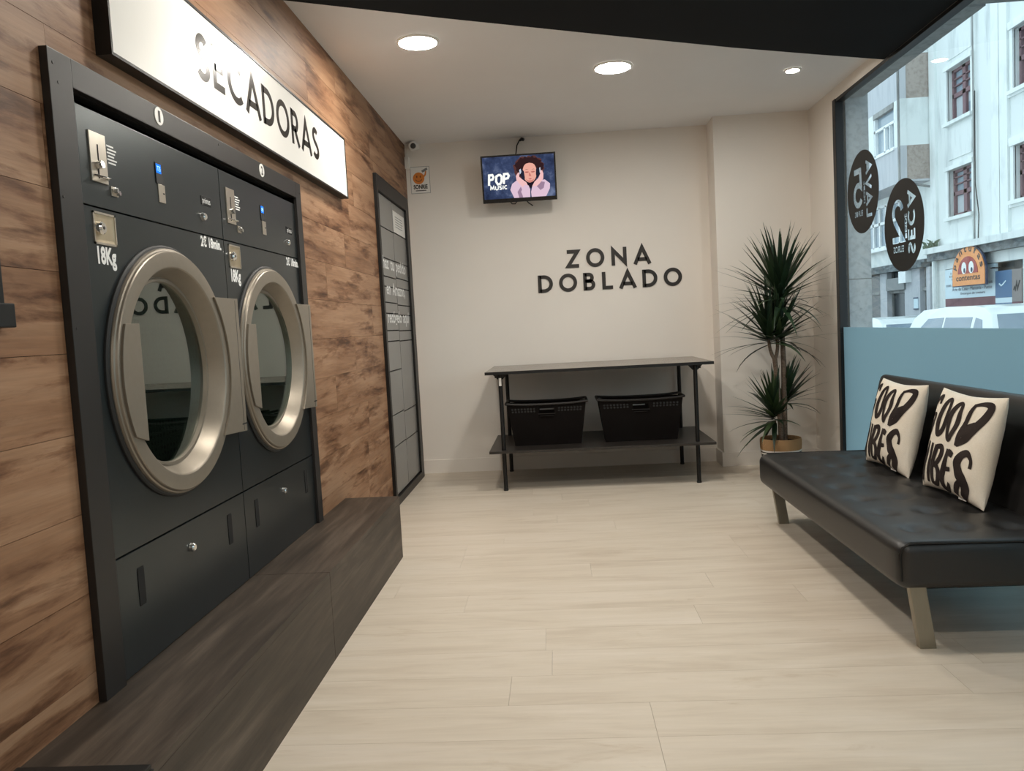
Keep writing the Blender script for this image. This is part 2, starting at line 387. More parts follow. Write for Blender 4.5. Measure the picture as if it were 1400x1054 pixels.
# ------------------------------------------------------------------ left wall (rustic oak planks round the openings)
wl = MB()
for (ya, yb, za, zb) in ((Y0, FY0+.02, 0, H), (FY0+.02, FY1-.02, FZ1-.02, H), (FY1-.02, LY0+.02, 0, H), (LY0+.02, LY1-.02, LZ1-.02, H), (LY1-.02, YB, 0, H)):
    wl.box(XL-.06, XL-.014, ya, yb, za, zb)
wl = struct(wl.build('wall_left', 'seam'))
holes = [(FY0+.03, FY1-.03, -1, FZ1-.03), (LY0+.03, LY1-.03, -1, LZ1-.03)]
pz = .395-3*.187
ri = 0
while pz < H:
    za, zb = max(pz, 0), min(pz+.187, H)
    if zb-za > .005:
        st = Y0-random.uniform(0, 1.2)-(ri % 3)*.4
        while st < YB:
            segs = [(max(st, Y0), min(st+1.29, YB))]
            for (ha, hb, hz0, hz1) in holes:
                if za < hz1-.002:
                    ns = []
                    for a, b in segs:
                        if b <= ha or a >= hb: ns.append((a, b)); continue
                        if zb > hz1+.002:            # plank crosses the head: keep upper strip
                            if min(b, hb)-max(a, ha) > .01: MB().box(XL-.014, XL, max(a, ha), min(b, hb), hz1, zb-.0006).build('plank', 'oak', wl)
                        if a < ha: ns.append((a, ha))
                        if b > hb: ns.append((hb, b))
                    segs = ns
            for a, b in segs:
                if b-a > .01: MB().box(XL-.014, XL, a+.0006, b-.0006, za+.0006, zb-.0006).build('plank', 'oak', wl)
            st += 1.29
    pz += .187; ri += 1
# ------------------------------------------------------------------ other walls, ceiling
struct(box('wall_light_block', 'seam', None, -2.12, -2.05, Y0-.1, YB+.1, -.1, H+.1))  # unseen slab behind the dryers, added to stop outdoor light leaking in
struct(box('wall_back', 'wall', None, -2.1, 2.2, YB, YB+.12, -.05, H+.1))
struct(box('wall_pier', 'wall', None, 1.245, 2.2, 6.18, YB, 0, H))
struct(box('wall_right', 'wall', None, 1.945, 2.02, YJ, 6.18, 0, H))
struct(box('wall_lintel', 'wall', None, 1.945, 2.02, .4, YJ, ZS, H+.1))
struct(box('wall_side', 'wall', None, 1.945, 2.2, Y0, .4, 0, H))
struct(box('wall_front', 'wall', None, -2.1, 2.2, Y0-.12, Y0, -.05, H+.1))
struct(box('ceiling', 'ceil', None, -2.1, 2.2, Y0-.1, YB+.1, H, H+.12))
edge = [(XL, 3.37), (-.454, 3.71), (.29, 4.072), (1.0, 4.41), (1.5, 4.625), (1.945, 4.81)]
struct(MB().prism([(XL, Y0), (1.945, Y0)]+edge[::-1], lambda a, b, t: (a, b, t), ZS, H).build('trim_1', 'soffit'))
bb = struct(MB().box(XL, 1.245, YB-.014, YB, 0, .108).box(1.231, 1.245, 6.166, YB-.014, 0, .108).build('baseboard_back', 'wall'))
struct(MB().box(1.245, 1.945, 6.166, 6.18, 0, .108).build('baseboard_pier', 'wall'))
struct(MB().box(1.931, 1.945, YJ, 6.166, 0, .108).build('baseboard_right', 'wall'))
# ------------------------------------------------------------------ shop window
WY0 = .4
win = sroot('window_1', (XW, 3.0, 0))
box('window_jamb', 'winframe', win, 1.94, 2.0, YJ-.055, YJ, 0, ZS, .003)
box('window_jamb', 'winframe', win, 1.94, 2.0, WY0, WY0+.055, 0, ZS, .003)
box('window_head', 'winframe', win, 1.945, 2.0, WY0+.055, YJ-.055, ZS-.022, ZS, .003)
box('window_sill', 'winframe', win, 1.945, 2.0, WY0+.055, YJ-.055, 0, .06, .003)
box('pane', 'glass', win, 1.966, 1.972, WY0+.05, YJ-.05, .05, ZS-.018)
box('frosted_film', 'film', win, 1.963, 1.9655, WY0+.055, YJ-.055, .06, 1.03)
# outer granite reveal of the shop window
struct(box('trim_2', 'stone', None, 2.02, 2.17, YJ-.02, 6.5, -.45, 1.35)); struct(box('trim_3', 'stone', None, 2.02, 2.17, YJ-.02, 6.5, 1.354, 3.4))
struct(box('trim_4', 'stone', None, 2.02, 2.14, 4.1, YJ-.02, ZS+.012, 3.4)); struct(box('trim_5', 'stone', None, 2.02, 2.9, -1, 4.1, ZS+.02, 3.4))
struct(box('trim_6', 'stone', None, 1.94, 2.17, Y0, YJ, -.45, -.005))

# ------------------------------------------------------------------ downlights
def downlight(x, y, z, r, label, mat='lamp', group='ceiling downlights'):
    t = thing('ceiling_downlight', (x, y, z), label, 'lamp', group)
    f = lambda a, b, h: (x+a, y+b, z+h)
    MB().lathe([(r, -.001), (r+.012, -.001), (r+.012, -.006), (r, -.010)], f, 40, True).build('trim_ring', 'white', t, smooth=True)
    MB().lathe([(0, -.007), (r*.9, -.007), (r, -.004), (r, -.001), (0, -.001)], f, 40).build('diffuser', mat, t)
downlight(-.63, 4.20, H, .098, 'large round white downlight nearest the wood wall and dryer sign')
downlight(.41, 4.835, H, .102, 'large round white downlight in the middle of the white ceiling')
downlight(1.53, 5.14, H, .040, 'small round spotlight in white ceiling near the shop window', 'lampdim')
for (x, y, lab) in ((.55, 2.75, 'added unseen downlight in black ceiling before the sofa'), (-.55, 2.7, 'added unseen downlight in black ceiling beside the dryer fronts'),
                    (.95, .9, 'added unseen downlight in black ceiling to the right behind the camera'), (-.2, -1.4, 'added unseen downlight in black ceiling to the left behind the camera'), (.9, -2.1, 'rearmost added unseen downlight in black ceiling')):
    downlight(x, y, ZS, .09, lab, 'lamp', 'added downlights in the black ceiling')  # unseen lamps at guessed spots, added to light the near room

# ------------------------------------------------------------------ dryer surround frame
fr = thing('dryer_surround', (XL, (FY0+FY1)/2, .32), 'charcoal metal frame around both dryers with round number badges', 'frame')
IY0, IY1, IZ1 = 1.872, 3.502, 1.764
ZB = .3186
box('frame_side', 'framedark', fr, XL, XL+.02, FY0, IY0, ZB, FZ1, .002); MB().box(XL, XL+.02, 3.526, FY1, ZB, FZ1).box(XL+.0085, XL+.02, IY1, 3.526, ZB, FZ1).build('frame_side', 'framedark', fr)
box('frame_top', 'framedark', fr, XL, XL+.02, IY0, IY1, IZ1, FZ1, .002)
MB().box(XL-.03, XL, FY0+.03, IY0, ZB, IZ1+.02).box(XL-.03, XL, 3.526, FY1-.03, ZB, IZ1+.02).box(XL-.03, XL, IY0, IY1, IZ1, IZ1+.02).build('inner_lip', 'seam', fr)
box('gap_backing', 'seam', fr, XL-.10, XL-.09, IY0, IY1, 1.74, IZ1)
for (yy, zz, n) in ((2.287, 1.804, '1'), (3.095, 1.804, '2')):
    b = MB().lathe([(0, .0216), (.025, .0216), (.025, .02), (0, .02)], lambda a, c, h: (XL+h, yy+a, zz+c), 28).build('number_badge', 'white', fr)
    text('number', n, 'vinyl', b, onLeft(XL+.0222), yy-(.006 if n == '1' else .009), zz-.016, .012 if n == '1' else .018, .032, 0, bold=.03)
for (yy, zz) in ((1.80, 1.80), (1.815, 1.76), (1.795, 1.5), (1.80, 1.2), (3.552, 1.79), (2.7, 1.815)):
    MB().lathe([(0, .0215), (.003, .0212), (.004, .02), (0, .02)], lambda a, c, h: (XL+h, yy+a, zz+c), 10).build('rivet', 'framedark', fr)
# ------------------------------------------------------------------ tumble dryers
def dryer(y0, y1, label, num):
    x = XL+.008; cy = (y0+y1)/2; sc = 1.0
    t = thing('tumble_dryer', (x, cy, ZB), label, 'dryer', 'stacked-in tumble dryers')
    Y = lambda v: y0+(v-1.890)
    F = onLeft(x)
    MB().box(x-.78, x-.02, y0+.01, y0+.02, ZB-.25, 1.735).box(x-.78, x-.02, y1-.02, y1-.01, ZB-.25, 1.735).box(x-.78, x-.02, y0+.02, y1-.02, 1.725, 1.735).box(x-.78, x-.02, y0+.02, y1-.02, ZB-.25, ZB-.24).box(x-.79, x-.78, y0+.01, y1-.01, ZB-.25, 1.735).build('body', 'seam', t)
    # control panel
    cp = box('control_panel', 'anth', t, x-.018, x, y0+.0015, y1-.0015, 1.501, 1.737, .0015)
    # front panel with a round hole for the door
    zc, yc, R = 1.074, Y(2.276), .345
    mb = MB(); n = 48; za, zb = .631, 1.497; ya, yb = y0+.0015, y1-.0015
    ring = [(yc+.30*math.cos(2*PI*k/n), zc+.30*math.sin(2*PI*k/n)) for k in range(n)]
    outer = []
    for k in range(n):
        a = 2*PI*k/n; c, s_ = math.cos(a), math.sin(a); ty = ((yb-yc)/c if c > 1e-6 else (ya-yc)/c if c < -1e-6 else 9); tz = ((zb-zc)/s_ if s_ > 1e-6 else (za-zc)/s_ if s_ < -1e-6 else 9)
        tt = min(ty, tz); outer.append((yc+c*tt, zc+s_*tt))
    for cc in ((ya, za), (yb, za), (yb, zb), (ya, zb)):
        kk = min(range(n), key=lambda q: (outer[q][0]-cc[0])**2+(outer[q][1]-cc[1])**2); outer[kk] = cc
    v = [F(a, b, 0) for a, b in ring]+[F(a, b, 0) for a, b in outer]+[F(a, b, -.018) for a, b in ring]+[F(a, b, -.018) for a, b in outer]
    f = []
    for k in range(n):
        j = (k+1) % n; f += [(k, j, n+j, n+k), (2*n+k, 2*n+j, 3*n+j, 3*n+k), (k, j, 2*n+j, 2*n+k), (n+k, n+j, 3*n+j, 3*n+k)]
    fp = mb.add(v, f).build('front_panel', 'anth', t)
    lp = box('lower_panel', 'anth', t, x-.018, x, y0+.0015, y1-.0015, ZB+.002, .626, .0015)
    # door ring (lathe about the x axis)
    fx = lambda a, b, h: (x+h, yc+a, zc+b)
    door = MB().lathe([(.292, .018), (.297, .026), (.3005, .0285), (.305, .029), (.339, .029), (.3425, .0285), (.345, .026), (.347, .021), (.351, .019), (.353, .014), (.353, .004), (.30, .004), (.262, -.032), (.262, -.024), (.274, -.020)], fx, 96, True).build('door_ring', 'ring', t, smooth=True, sharp=14)
    MB().lathe([(.350, .0005), (.362, .0005), (.362, .006), (.358, .010), (.350, .012)], fx, 72, True).build('door_gasket', 'rubber', door, smooth=True)
    MB().lathe([(.258, -.032), (.272, -.032), (.270, -.018), (.262, -.018)], fx, 64, True).build('glass_rim', 'ring', door, smooth=True)
    MB().lathe([(0, -.026), (.266, -.026), (.266, -.030), (0, -.030)], lambda a, b, h: (x+h-(.016 if num == 1 else -.05)*a, yc+a, zc+b), 64).build('door_glass', 'drglass', door)
    # drum behind the glass
    MB().lathe([(.27, -.045), (.30, -.06), (.30, -.62), (0, -.64)], fx, 56).build('drum', 'perf', t, smooth=True)
    # handle plate on near side, hinge plate on far side
    pl = [(yc-.240, zc+.137)]+[(yc-.336*math.cos(math.radians(q)), zc+.336*math.sin(math.radians(q))) for q in [24-3.4*k for k in range(16)]]+[(yc-.240, zc-.170)]
    MB().prism(pl, F, .0292, .036).build('door_handle', 'ring', t, .0015)
    hp = [(yc+.325*math.cos(math.radians(q)), zc+.325*math.sin(math.radians(q))) for q in [43-86*k/17 for k in range(18)]]+[(Y(2.698), zc-.230), (Y(2.698), zc+.222)]
    hg = MB().prism(hp, F, .0292, .036).build('hinge_plate', 'ring', t, .0015)
    MB().box(x, x+.0292, Y(2.652), Y(2.692), zc-.225, zc+.215).build('hinge_block', 'ring', hg)
    MB().box(x+.034, x+.0367, Y(2.660), Y(2.699), zc-.206, zc-.201).box(x+.034, x+.0364, Y(2.672), Y(2.674), zc-.225, zc+.215).build('hinge_groove', 'rubber', hg)
    # coin slot plate
    cs = box('coin_plate', 'steel', t, x, x+.004, Y(1.934), Y(2.006), 1.562, 1.684, .001)
    MB().tube([(x+.004, Y(1.962), 1.603), (x+.018, Y(1.962), 1.605)], .010, 14).build('coin_knob', 'chrome', cs, smooth=True)
    MB().box(x+.004, x+.0052, Y(1.966), Y(1.969), 1.612, 1.655).box(x+.004, x+.0055, Y(1.962), Y(1.966), 1.572, 1.598).build('coin_slot', 'rubber', cs)
    MB().tube([(x+.004, Y(1.945), 1.577), (x+.02, Y(1.952), 1.572), (x+.024, Y(1.97), 1.571), (x+.018, Y(1.99), 1.574), (x+.004, Y(2.0), 1.575)], .003, 8).build('coin_guard', 'chrome', cs, smooth=True)
    mb = MB()
    for q in range(6): mb.box(x, x+.0006, Y(2.016+.004*(q % 2)), Y(2.048+.006*((q*2) % 3)), 1.662-q*.0085, 1.666-q*.0085)
    mb.build('small_print', 'printw', cp)
    def lock(yy, zz, nm='key_lock'):
        MB().lathe([(0, .013), (.009, .013), (.012, .010), (.0135, .0), (0, 0)], lambda a, c, h: (x+h, yy+a, zz+c), 18).build(nm, 'chrome', t, smooth=True)
    MB().box(x, x+.003, Y(2.018), Y(2.05), 1.538, 1.562).build('start_plate', 'steel', t, .001)
    MB().tube([(x+.003, Y(2.028), 1.552), (x+.014, Y(2.03), 1.552)], .007, 12).tube([(x+.003, Y(2.042), 1.547), (x+.012, Y(2.043), 1.547)], .006, 12).build('start_button', 'chrome', t, smooth=True)
    lock(Y(2.553), 1.556)
    # display
    dp = box('display_housing', 'rubber', t, x, x+.003, Y(2.262), Y(2.304), 1.612, 1.672, .001)
    lc = box('display', 'lcd', dp, x+.003, x+.0034, Y(2.264), Y(2.292), 1.642, 1.668)
    text('display_digits', '775' if num == 1 else '8', 'lcdt', lc, F, Y(2.268), 1.648, .02, .015, .0037)
    kp = box('keypad', 'steel', t, x, x+.003, Y(2.270), Y(2.308), 1.560, 1.612, .001)
    MB().box(x+.003, x+.0034, Y(2.294), Y(2.304), 1.585, 1.589).build('keypad_mark', 'rubber', kp)
    bd = box('maker_badge', 'seam', t, x, x+.0015, Y(2.552), Y(2.626), 1.596, 1.624, .0005)
    text('maker_lettering', 'primus', 'printw', bd, F, Y(2.560), 1.602, .058, .020, .002)
    # steel key pocket
    ya, yb, za, zb = Y(1.924), Y(2.024), 1.408, 1.488
    pk = MB().box(x, x+.003, ya, ya+.005, za, zb).box(x, x+.003, yb-.005, yb, za, zb).box(x, x+.003, ya, yb, za, za+.005).box(x, x+.003, ya, yb, zb-.005, zb).build('key_pocket', 'steel', t)
    MB().add([F(ya+.004, za+.004, .0015), F(yb-.004, za+.004, .0015), F(yb-.004, zb-.004, .0015), F(ya+.004, zb-.004, .0015), F(ya+.02, za+.012, .0005), F(yb-.012, za+.012, .0005), F(yb-.012, zb-.014, .0005), F(ya+.02, zb-.014, .0005)],
             [(0, 1, 5, 4), (1, 2, 6, 5), (2, 3, 7, 6), (3, 0, 4, 7), (4, 5, 6, 7)]).build('pocket_lining', 'pocket', pk)
    MB().lathe([(0, .016), (.012, .016), (.016, .012), (.017, .001), (0, .001)], lambda a, c, h: (x+h, Y(1.945)+a, 1.447+c), 20).build('pocket_lock', 'chrome', pk, smooth=True)
    MB().lathe([(0, .0168), (.004, .0168), (.004, .016), (0, .016)], lambda a, c, h: (x+h, Y(1.945)+a, 1.447+c), 12).build('key_hole', 'rubber', pk)
    text('capacity_print', '18Kg', 'printw', fp, F, Y(1.932), 1.362, .084*sc, .042, .0008, bold=.04)
    text('price_print', '2€ 18min.', 'printw', fp, F, Y(2.525), 1.462, .156*sc, .032, .0008, bold=.04)
    # lower panel handles and lock
    for yy, zz in ((2.0, .528), (2.575, .531)):
        h = MB().prism([(Y(yy)+a, zz+b) for a, b in ((-.013, -.05), (.013, -.05), (.016, -.044), (.016, .044), (.013, .05), (-.013, .05), (-.016, .044), (-.016, -.044))], F, .0, .0015).build('grip_slot', 'seam', t)
        MB().prism([(Y(yy)+a, zz+b) for a, b in ((-.016, -.05), (.016, -.05), (.016, .05), (-.016, .05))], F, 0, .0008).build('slot_rim', 'rubber', h)
    lock(Y(2.29), .549, 'panel_lock')
dryer(1.890, 2.7055, 'dark grey front-loading dryer nearer the camera, under badge 1', 1)
dryer(2.7070, 3.5220, 'dark grey front-loading dryer farther away, under badge 2', 2)
# ------------------------------------------------------------------ SECADORAS sign
sg = thing('wall_sign', (XL, 3.17, 1.886), 'long white wall sign reading SECADORAS in a thin dark frame', 'sign')
SY0, SY1, SZ0, SZ1 = 2.02, 4.345, 1.888, 2.206
xs = XL+.042
MB().box(XL, xs, SY0, SY1, SZ0, SZ0+.008).box(XL, xs, SY0, SY1, SZ1-.008, SZ1).box(XL, xs, SY0, SY0+.008, SZ0+.008, SZ1-.008).box(XL, xs, SY1-.008, SY1, SZ0+.008, SZ1-.008).build('frame', 'black', sg)
face = box('face', 'sign', sg, XL+.004, xs-.003, SY0+.008, SY1-.008, SZ0+.008, SZ1-.008)
wd, ls = word_quads('SECADORAS', 1, .14, .17)
tw, th = 3.845-2.53, .150; sx = tw/wd
Fs = onLeft(xs-.003)
for ch, q in ls:
    mb = MB(); quads_to(mb, [[(2.53+a*sx, 1.985+b*th) for a, b in k] for k in q], Fs, 0, .0006); mb.build('letter', 'signtxt', face)
# ------------------------------------------------------------------ plinth bench
bn = thing('plinth_bench', (-.98, 1.2, 0), 'low dark brown wood-look bench running along below the dryers', 'bench')
XB = -.84
for (a, b) in ((-1.6, 2.749), (2.751, 4.026)):
    box('top_panel', 'bench', bn, XL, XB, a, b, ZB-.02, ZB, .001); box('front_panel', 'bench', bn, XB-.02, XB, a, b, 0, ZB-.0205, .001)
box('end_panel', 'bench', bn, XL, XB-.02, 4.006, 4.026, 0, ZB-.0205)
box('core', 'seam', bn, XL+.002, XB-.022, -1.6, 4.0, 0, ZB-.022)
bx = thing('black_box', (-.97, 1.36, ZB), 'flat black case lying on the near end of the bench', 'case')
box('case_body', 'black', bx, -1.10, -.822, 1.20, 1.466, ZB, ZB+.012, .003); box('case_lid', 'black', bx, -1.097, -.825, 1.203, 1.463, ZB+.0125, ZB+.022, .003)
# black wall panel cut by the left edge of the picture
wpn = thing('wall_console', (XL, 1.45, 1.2), 'black wall-mounted panel with a lipped tray at the left picture edge', 'panel')
box('panel_board', 'black', wpn, XL, XL+.014, 1.25, 1.572, 1.25, 1.78, .002); box('tray', 'black', wpn, XL, XL+.03, 1.25, 1.579, 1.203, 1.252, .003)
# ------------------------------------------------------------------ parcel locker
lk = thing('parcel_locker', (XL, 5.74, 0), 'tall parcel locker with grey doors in a black frame', 'locker')
MB().box(XL, XL+.022, LY0, LY0+.045, .0, LZ1).box(XL, XL+.022, LY1-.11, LY1, .0, LZ1).box(XL, XL+.022, LY0+.045, LY1-.11, 2.085, LZ1).box(XL, XL+.022, LY0+.045, LY1-.11, 0, .055).build('frame', 'black', lk, .002)
box('carcass', 'seam', lk, XL-.5, XL-.005, LY0+.04, LY1-.04, .0, LZ1-.04)
nz = [2.082, 1.862, 1.658, 1.535, 1.468, 1.361, 1.288, 1.171, 1.098, .897, .599, .385, .060]
fz = [2.082, 1.867, 1.660, 1.545, 1.474, 1.352, 1.280, 1.167, 1.094, .587, .380, .060]
near_top = None
for a, b, zz in ((LY0+.048, 5.704, nz), (5.716, LY1-.113, fz)):
    for q in range(len(zz)-1):
        dd = box('locker_door', 'lockdoor', lk, XL-.005, XL+.006, a, b, zz[q+1]+.004, zz[q]-.004, .001)
def locker_words(line, a, b, wd):
    k = wd/len(line)
    for wtx in line.split(' '):
        text('locker_word', wtx, 'printw', lk, onLeft(XL), a, b, k*len(wtx), .085, .0072, bold=.02); a += k*(len(wtx)+1)
locker_words('haz tu pedido', 5.29, 1.590, .80)
locker_words('en Amazon,', 5.355, 1.418, .66)
locker_words('recógelo aquí', 5.345, 1.225, .77)
pp = thing('notice_sheet', (XL+.0065, 5.93, 1.87), 'white printed notice taped to the upper locker door', 'notice')
box('sheet', 'white', pp, XL+.0065, XL+.0075, 5.735, 6.165, 1.872, 2.025)
mb = MB()
for q in range(5): mb.box(XL+.0075, XL+.0078, 5.80, 6.06+.01*(q % 3), 1.985-q*.018, 1.990-q*.018)
mb.build('print_lines', 'greyp', pp)
# ------------------------------------------------------------------ back wall lettering, camera, smile notice
zl = thing('wall_lettering', (.45, YB, 1.41), 'black letters ZONA DOBLADO on the white back wall', 'lettering')
Fb = onBack(YB)
for wtx, a0, a1, b0, hh in (('ZONA', .118, .776, 1.592, .142), ('DOBLADO', -.118, 1.014, 1.409, .138)):
    wd, ls = word_quads(wtx, 1, .40 if wtx == 'ZONA' else .36); sx = (a1-a0)/wd
    for ch, q in ls:
        mb = MB(); quads_to(mb, [[(a0+a*sx, b0+b*hh) for a, b in k] for k in q], Fb, 0, .006); mb.build('letter', 'vinyl', zl)
cm = thing('security_camera', (-1.02, YB, 2.58), 'small white security camera high in the back corner', 'camera')
box('mount', 'white', cm, -1.075, -1.0, YB-.03, YB, 2.585, 2.63, .006)
MB().tube([(-1.05, YB-.02, 2.612), (-1.045, YB-.06, 2.606), (-1.03, YB-.13, 2.592)], [.03, .034, .034], 20).build('housing', 'white', cm, smooth=True)
MB().tube([(-1.0304, YB-.128, 2.5923), (-1.029, YB-.136, 2.591)], [.022, .021], 20).build('lens', 'tvb', cm, smooth=True)
jb = thing('junction_box', (-1.1, YB, 2.5), 'small white junction box in the corner below the security camera', 'box')
box('cover', 'white', jb, XL+.001, XL+.035, YB-.05, YB, 2.44, 2.53, .005); box('cable_duct', 'white', jb, XL+.001, XL+.018, YB-.016, YB, 2.53, 2.6)
sn = thing('smile_notice', (-1.01, YB, 2.25), 'small white notice with an orange smiling face reading SONRIE', 'notice')
ns = box('sheet', 'white', sn, -1.084, -.936, YB-.003, YB, 2.250, 2.454)
Fn = onBack(YB-.003)
disc(MB(), Fn, -1.022, 2.366, .046, .046, .0006).build('smiling_face', 'orange', sn)
mb = MB(); disc(mb, Fn, -1.036, 2.378, .005, .009, .001); disc(mb, Fn, -1.008, 2.378, .005, .009, .001)
for k in ribbon(arc(-1.022, 2.364, .026, .022, 200, 340, 10), .006): mb.prism(k, Fn, .0008, .001)
mb.build('face_features', 'brownp', sn)
mb = MB()
for k in ribbon([(-.99, 2.37), (-.968, 2.392), (-.962, 2.42)], [.018, .012, .01]): mb.prism(k, Fn, .0004, .0008)
mb.build('raised_arm', 'orange', sn)
MB().prism([(-.998, 2.424), (-.968, 2.44), (-.952, 2.446), (-.948, 2.43), (-.975, 2.414), (-.99, 2.410)], Fn, .0004, .001).build('camera_drawing', 'greyp', sn)
text('lettering', 'SONRIE', 'vinyl', sn, Fn, -1.066, 2.284, .112, .032, .001, bold=.04)
MB().box(-1.086, -.934, YB-.0025, YB, 2.247, 2.250).box(-1.086, -.934, YB-.0025, YB, 2.454, 2.457).box(-1.087, -1.084, YB-.0025, YB, 2.247, 2.457).box(-.936, -.933, YB-.0025, YB, 2.247, 2.457).build('sheet_edge', 'greyp', sn)
MB().prism([(-1.05, 2.266), (-.966, 2.266), (-.966, 2.272), (-1.05, 2.272)], Fn, .0004, .001).build('small_print', 'vinyl', sn)
acp = struct(MB().box(1.352, 1.47, 6.176, 6.18, 2.466, 2.584).build('trim_7', 'wall'))
# ------------------------------------------------------------------ television
tv = thing('television', (-.22, YB, 2.1), 'small flat television on the back wall showing a music slide', 'television')
TW, TH = .568, .352
tilt = math.radians(9); tc = Vector((-.219, 6.21, 2.279))
def Ft(a, b, t):   # screen plane coordinates, t to the viewer, top leaning forward
    return (tc.x+a, tc.y-b*math.sin(tilt)-t*math.cos(tilt), tc.z+b*math.cos(tilt)-t*math.sin(tilt))
def pbox(mb, a0, a1, b0, b1, t0, t1): return mb.prism([(a0, b0), (a1, b0), (a1, b1), (a0, b1)], Ft, t0, t1)
pbox(MB(), -TW/2, TW/2, -TH/2, TH/2, -.04, -.001).build('casing', 'tvb', tv, .004)
mb = MB(); e = .012; eb = .03
for r_ in ((-TW/2, TW/2, TH/2-e, TH/2), (-TW/2, TW/2, -TH/2, -TH/2+eb), (-TW/2, -TW/2+e, -TH/2+eb, TH/2-e), (TW/2-e, TW/2, -TH/2+eb, TH/2-e)): pbox(mb, *r_, -.001, .004)
mb.build('bezel', 'tvb', tv)
def scr_bg():
    t = NT('screen_slate_blue'); f = t.noise(t.pos(), 11, 6, .65)
    e_ = t.new('ShaderNodeEmission'); t.link(t.ramp(f, [(.3, C(34, 42, 66)), (.52, C(58, 70, 102)), (.72, C(110, 122, 152))]), e_.inputs[0]); e_.inputs[1].default_value = 1.0
    t.link(e_.outputs[0], t.out.inputs[0]); return t.m
M['scr'] = scr_bg()
for nm, c in (('hair', (48, 30, 32)), ('hair2', (84, 52, 50)), ('skin', (226, 164, 148)), ('skind', (196, 122, 112)), ('phones', (34, 36, 52)), ('sleeve', (214, 186, 204)), ('sleeved', (150, 124, 146)), ('hand', (232, 184, 184)), ('lips', (176, 84, 92)), ('brow', (70, 42, 44)), ('scrw', (244, 246, 240)), ('cup', (190, 200, 216)), ('blk', (30, 24, 34))):
    M['s_'+nm] = emit('screen_'+nm, C(*c), 1.1)
sx0, sx1, sy0, sy1 = -TW/2+e, TW/2-e, -TH/2+eb, TH/2-e
scr = pbox(MB(), sx0, sx1, sy0, sy1, -.001, .0005).build('screen', 'scr', tv)
lv = [.0006]
def sp(poly, mat, nm='picture'):        # poly in picture units 0..1 (u right, v up)
    lv[0] += .00012
    MB().add([Ft(sx0+u*(sx1-sx0), sy0+v*(sy1-sy0), lv[0]) for u, v in poly], [tuple(range(len(poly)))]).build(nm, mat, scr)
def blob(cu, cv, ru, rv, jag=0, n=36, seed=1):
    rr = random.Random(seed); return [(min(.999, max(.001, cu+ru*(1+rr.uniform(-jag, jag))*math.cos(2*PI*k/n))), min(.999, max(.001, cv+rv*(1+rr.uniform(-jag, jag))*math.sin(2*PI*k/n)))) for k in range(n)]
sp(blob(.65, .70, .215, .285, .10, 44, 3), 's_hair2'); sp(blob(.65, .70, .195, .27, .12, 44, 5), 's_hair')
sp([(.50, .30), (.58, .22), (.78, .22), (.80, .32), (.72, .44), (.58, .44)], 's_blk')
sp([(.37, .20), (.40, .34), (.47, .42), (.56, .38), (.60, .20), (.62, .001), (.42, .001)], 's_sleeve'); sp([(.74, .38), (.86, .40), (.93, .30), (.925, .18), (.87, .001), (.70, .001), (.70, .22)], 's_sleeve')
sp([(.72, .28), (.80, .36), (.86, .34), (.84, .20), (.76, .12)], 's_sleeved'); sp([(.47, .14), (.52, .26), (.55, .12), (.54, .001), (.49, .001)], 's_sleeved')
sp([(.62, .36), (.72, .36), (.72, .24), (.66, .22), (.60, .26)], 's_blk')
sp(blob(.655, .595, .098, .245, .01, 40, 2), 's_skin'); sp([(.59, .44), (.63, .36), (.68, .355), (.72, .44), (.68, .40), (.63, .40)], 's_skind')
sp(blob(.615, .60, .03, .02, 0, 14), 's_skind'); sp(blob(.70, .60, .03, .02, 0, 14), 's_skind')
sp([(.585, .605), (.615, .588), (.645, .60), (.615, .596)], 's_brow'); sp([(.675, .60), (.70, .588), (.73, .61), (.70, .597)], 's_brow')
sp([(.58, .65), (.61, .668), (.645, .652), (.61, .66)], 's_brow'); sp([(.675, .652), (.71, .668), (.735, .655), (.71, .66)], 's_brow')
sp([(.645, .60), (.64, .51), (.655, .495), (.675, .50), (.665, .55)], 's_skind'); sp([(.63, .435), (.655, .448), (.685, .44), (.66, .42)], 's_lips')
sp([(.545, .80), (.60, .87), (.655, .885), (.71, .87), (.76, .80), (.735, .755), (.70, .80), (.655, .815), (.61, .80), (.57, .755)], 's_hair')
sp([(.525, .66), (.545, .70), (.575, .62), (.585, .45), (.555, .42), (.53, .50)], 's_phones'); sp([(.745, .66), (.775, .70), (.80, .60), (.785, .48), (.745, .44), (.74, .55)], 's_phones')
sp([(.51, .66), (.53, .69), (.54, .61), (.515, .55)], 's_cup'); sp([(.79, .68), (.805, .70), (.812, .58), (.795, .56)], 's_cup')
sp([(.46, .52), (.49, .60), (.51, .60), (.505, .50), (.54, .44), (.60, .36), (.62, .28), (.575, .20), (.51, .32), (.465, .42)], 's_hand'); sp([(.83, .62), (.845, .54), (.84, .42), (.78, .30), (.72, .22), (.68, .26), (.715, .36), (.77, .44), (.80, .54), (.805, .62)], 's_hand')
sp([(.52, .14), (.57, .30), (.63, .28), (.65, .18), (.645, .001), (.55, .001)], 's_sleeve'); sp([(.66, .12), (.68, .25), (.74, .26), (.79, .16), (.795, .001), (.665, .001)], 's_sleeve')
mb = MB()
Fp = lambda a, b, t: Ft(sx0+a*(sx1-sx0)+.12*b*(sy1-sy0), sy0+b*(sy1-sy0), .004+t*0)
for k in ([(.035, .34), (.075, .58)],):
    pass
def scr_strokes(strokes, nm):
    m = MB()
    for pts, wdt in strokes:
        q = ribbon([(u*(sx1-sx0), v*(sy1-sy0)) for u, v in pts], wdt)
        for k in q: m.add([Ft(sx0+a, sy0+b, .0042) for a, b in k], [(0, 1, 2, 3)])
    m.build(nm, 's_scrw', scr)
tk = .017
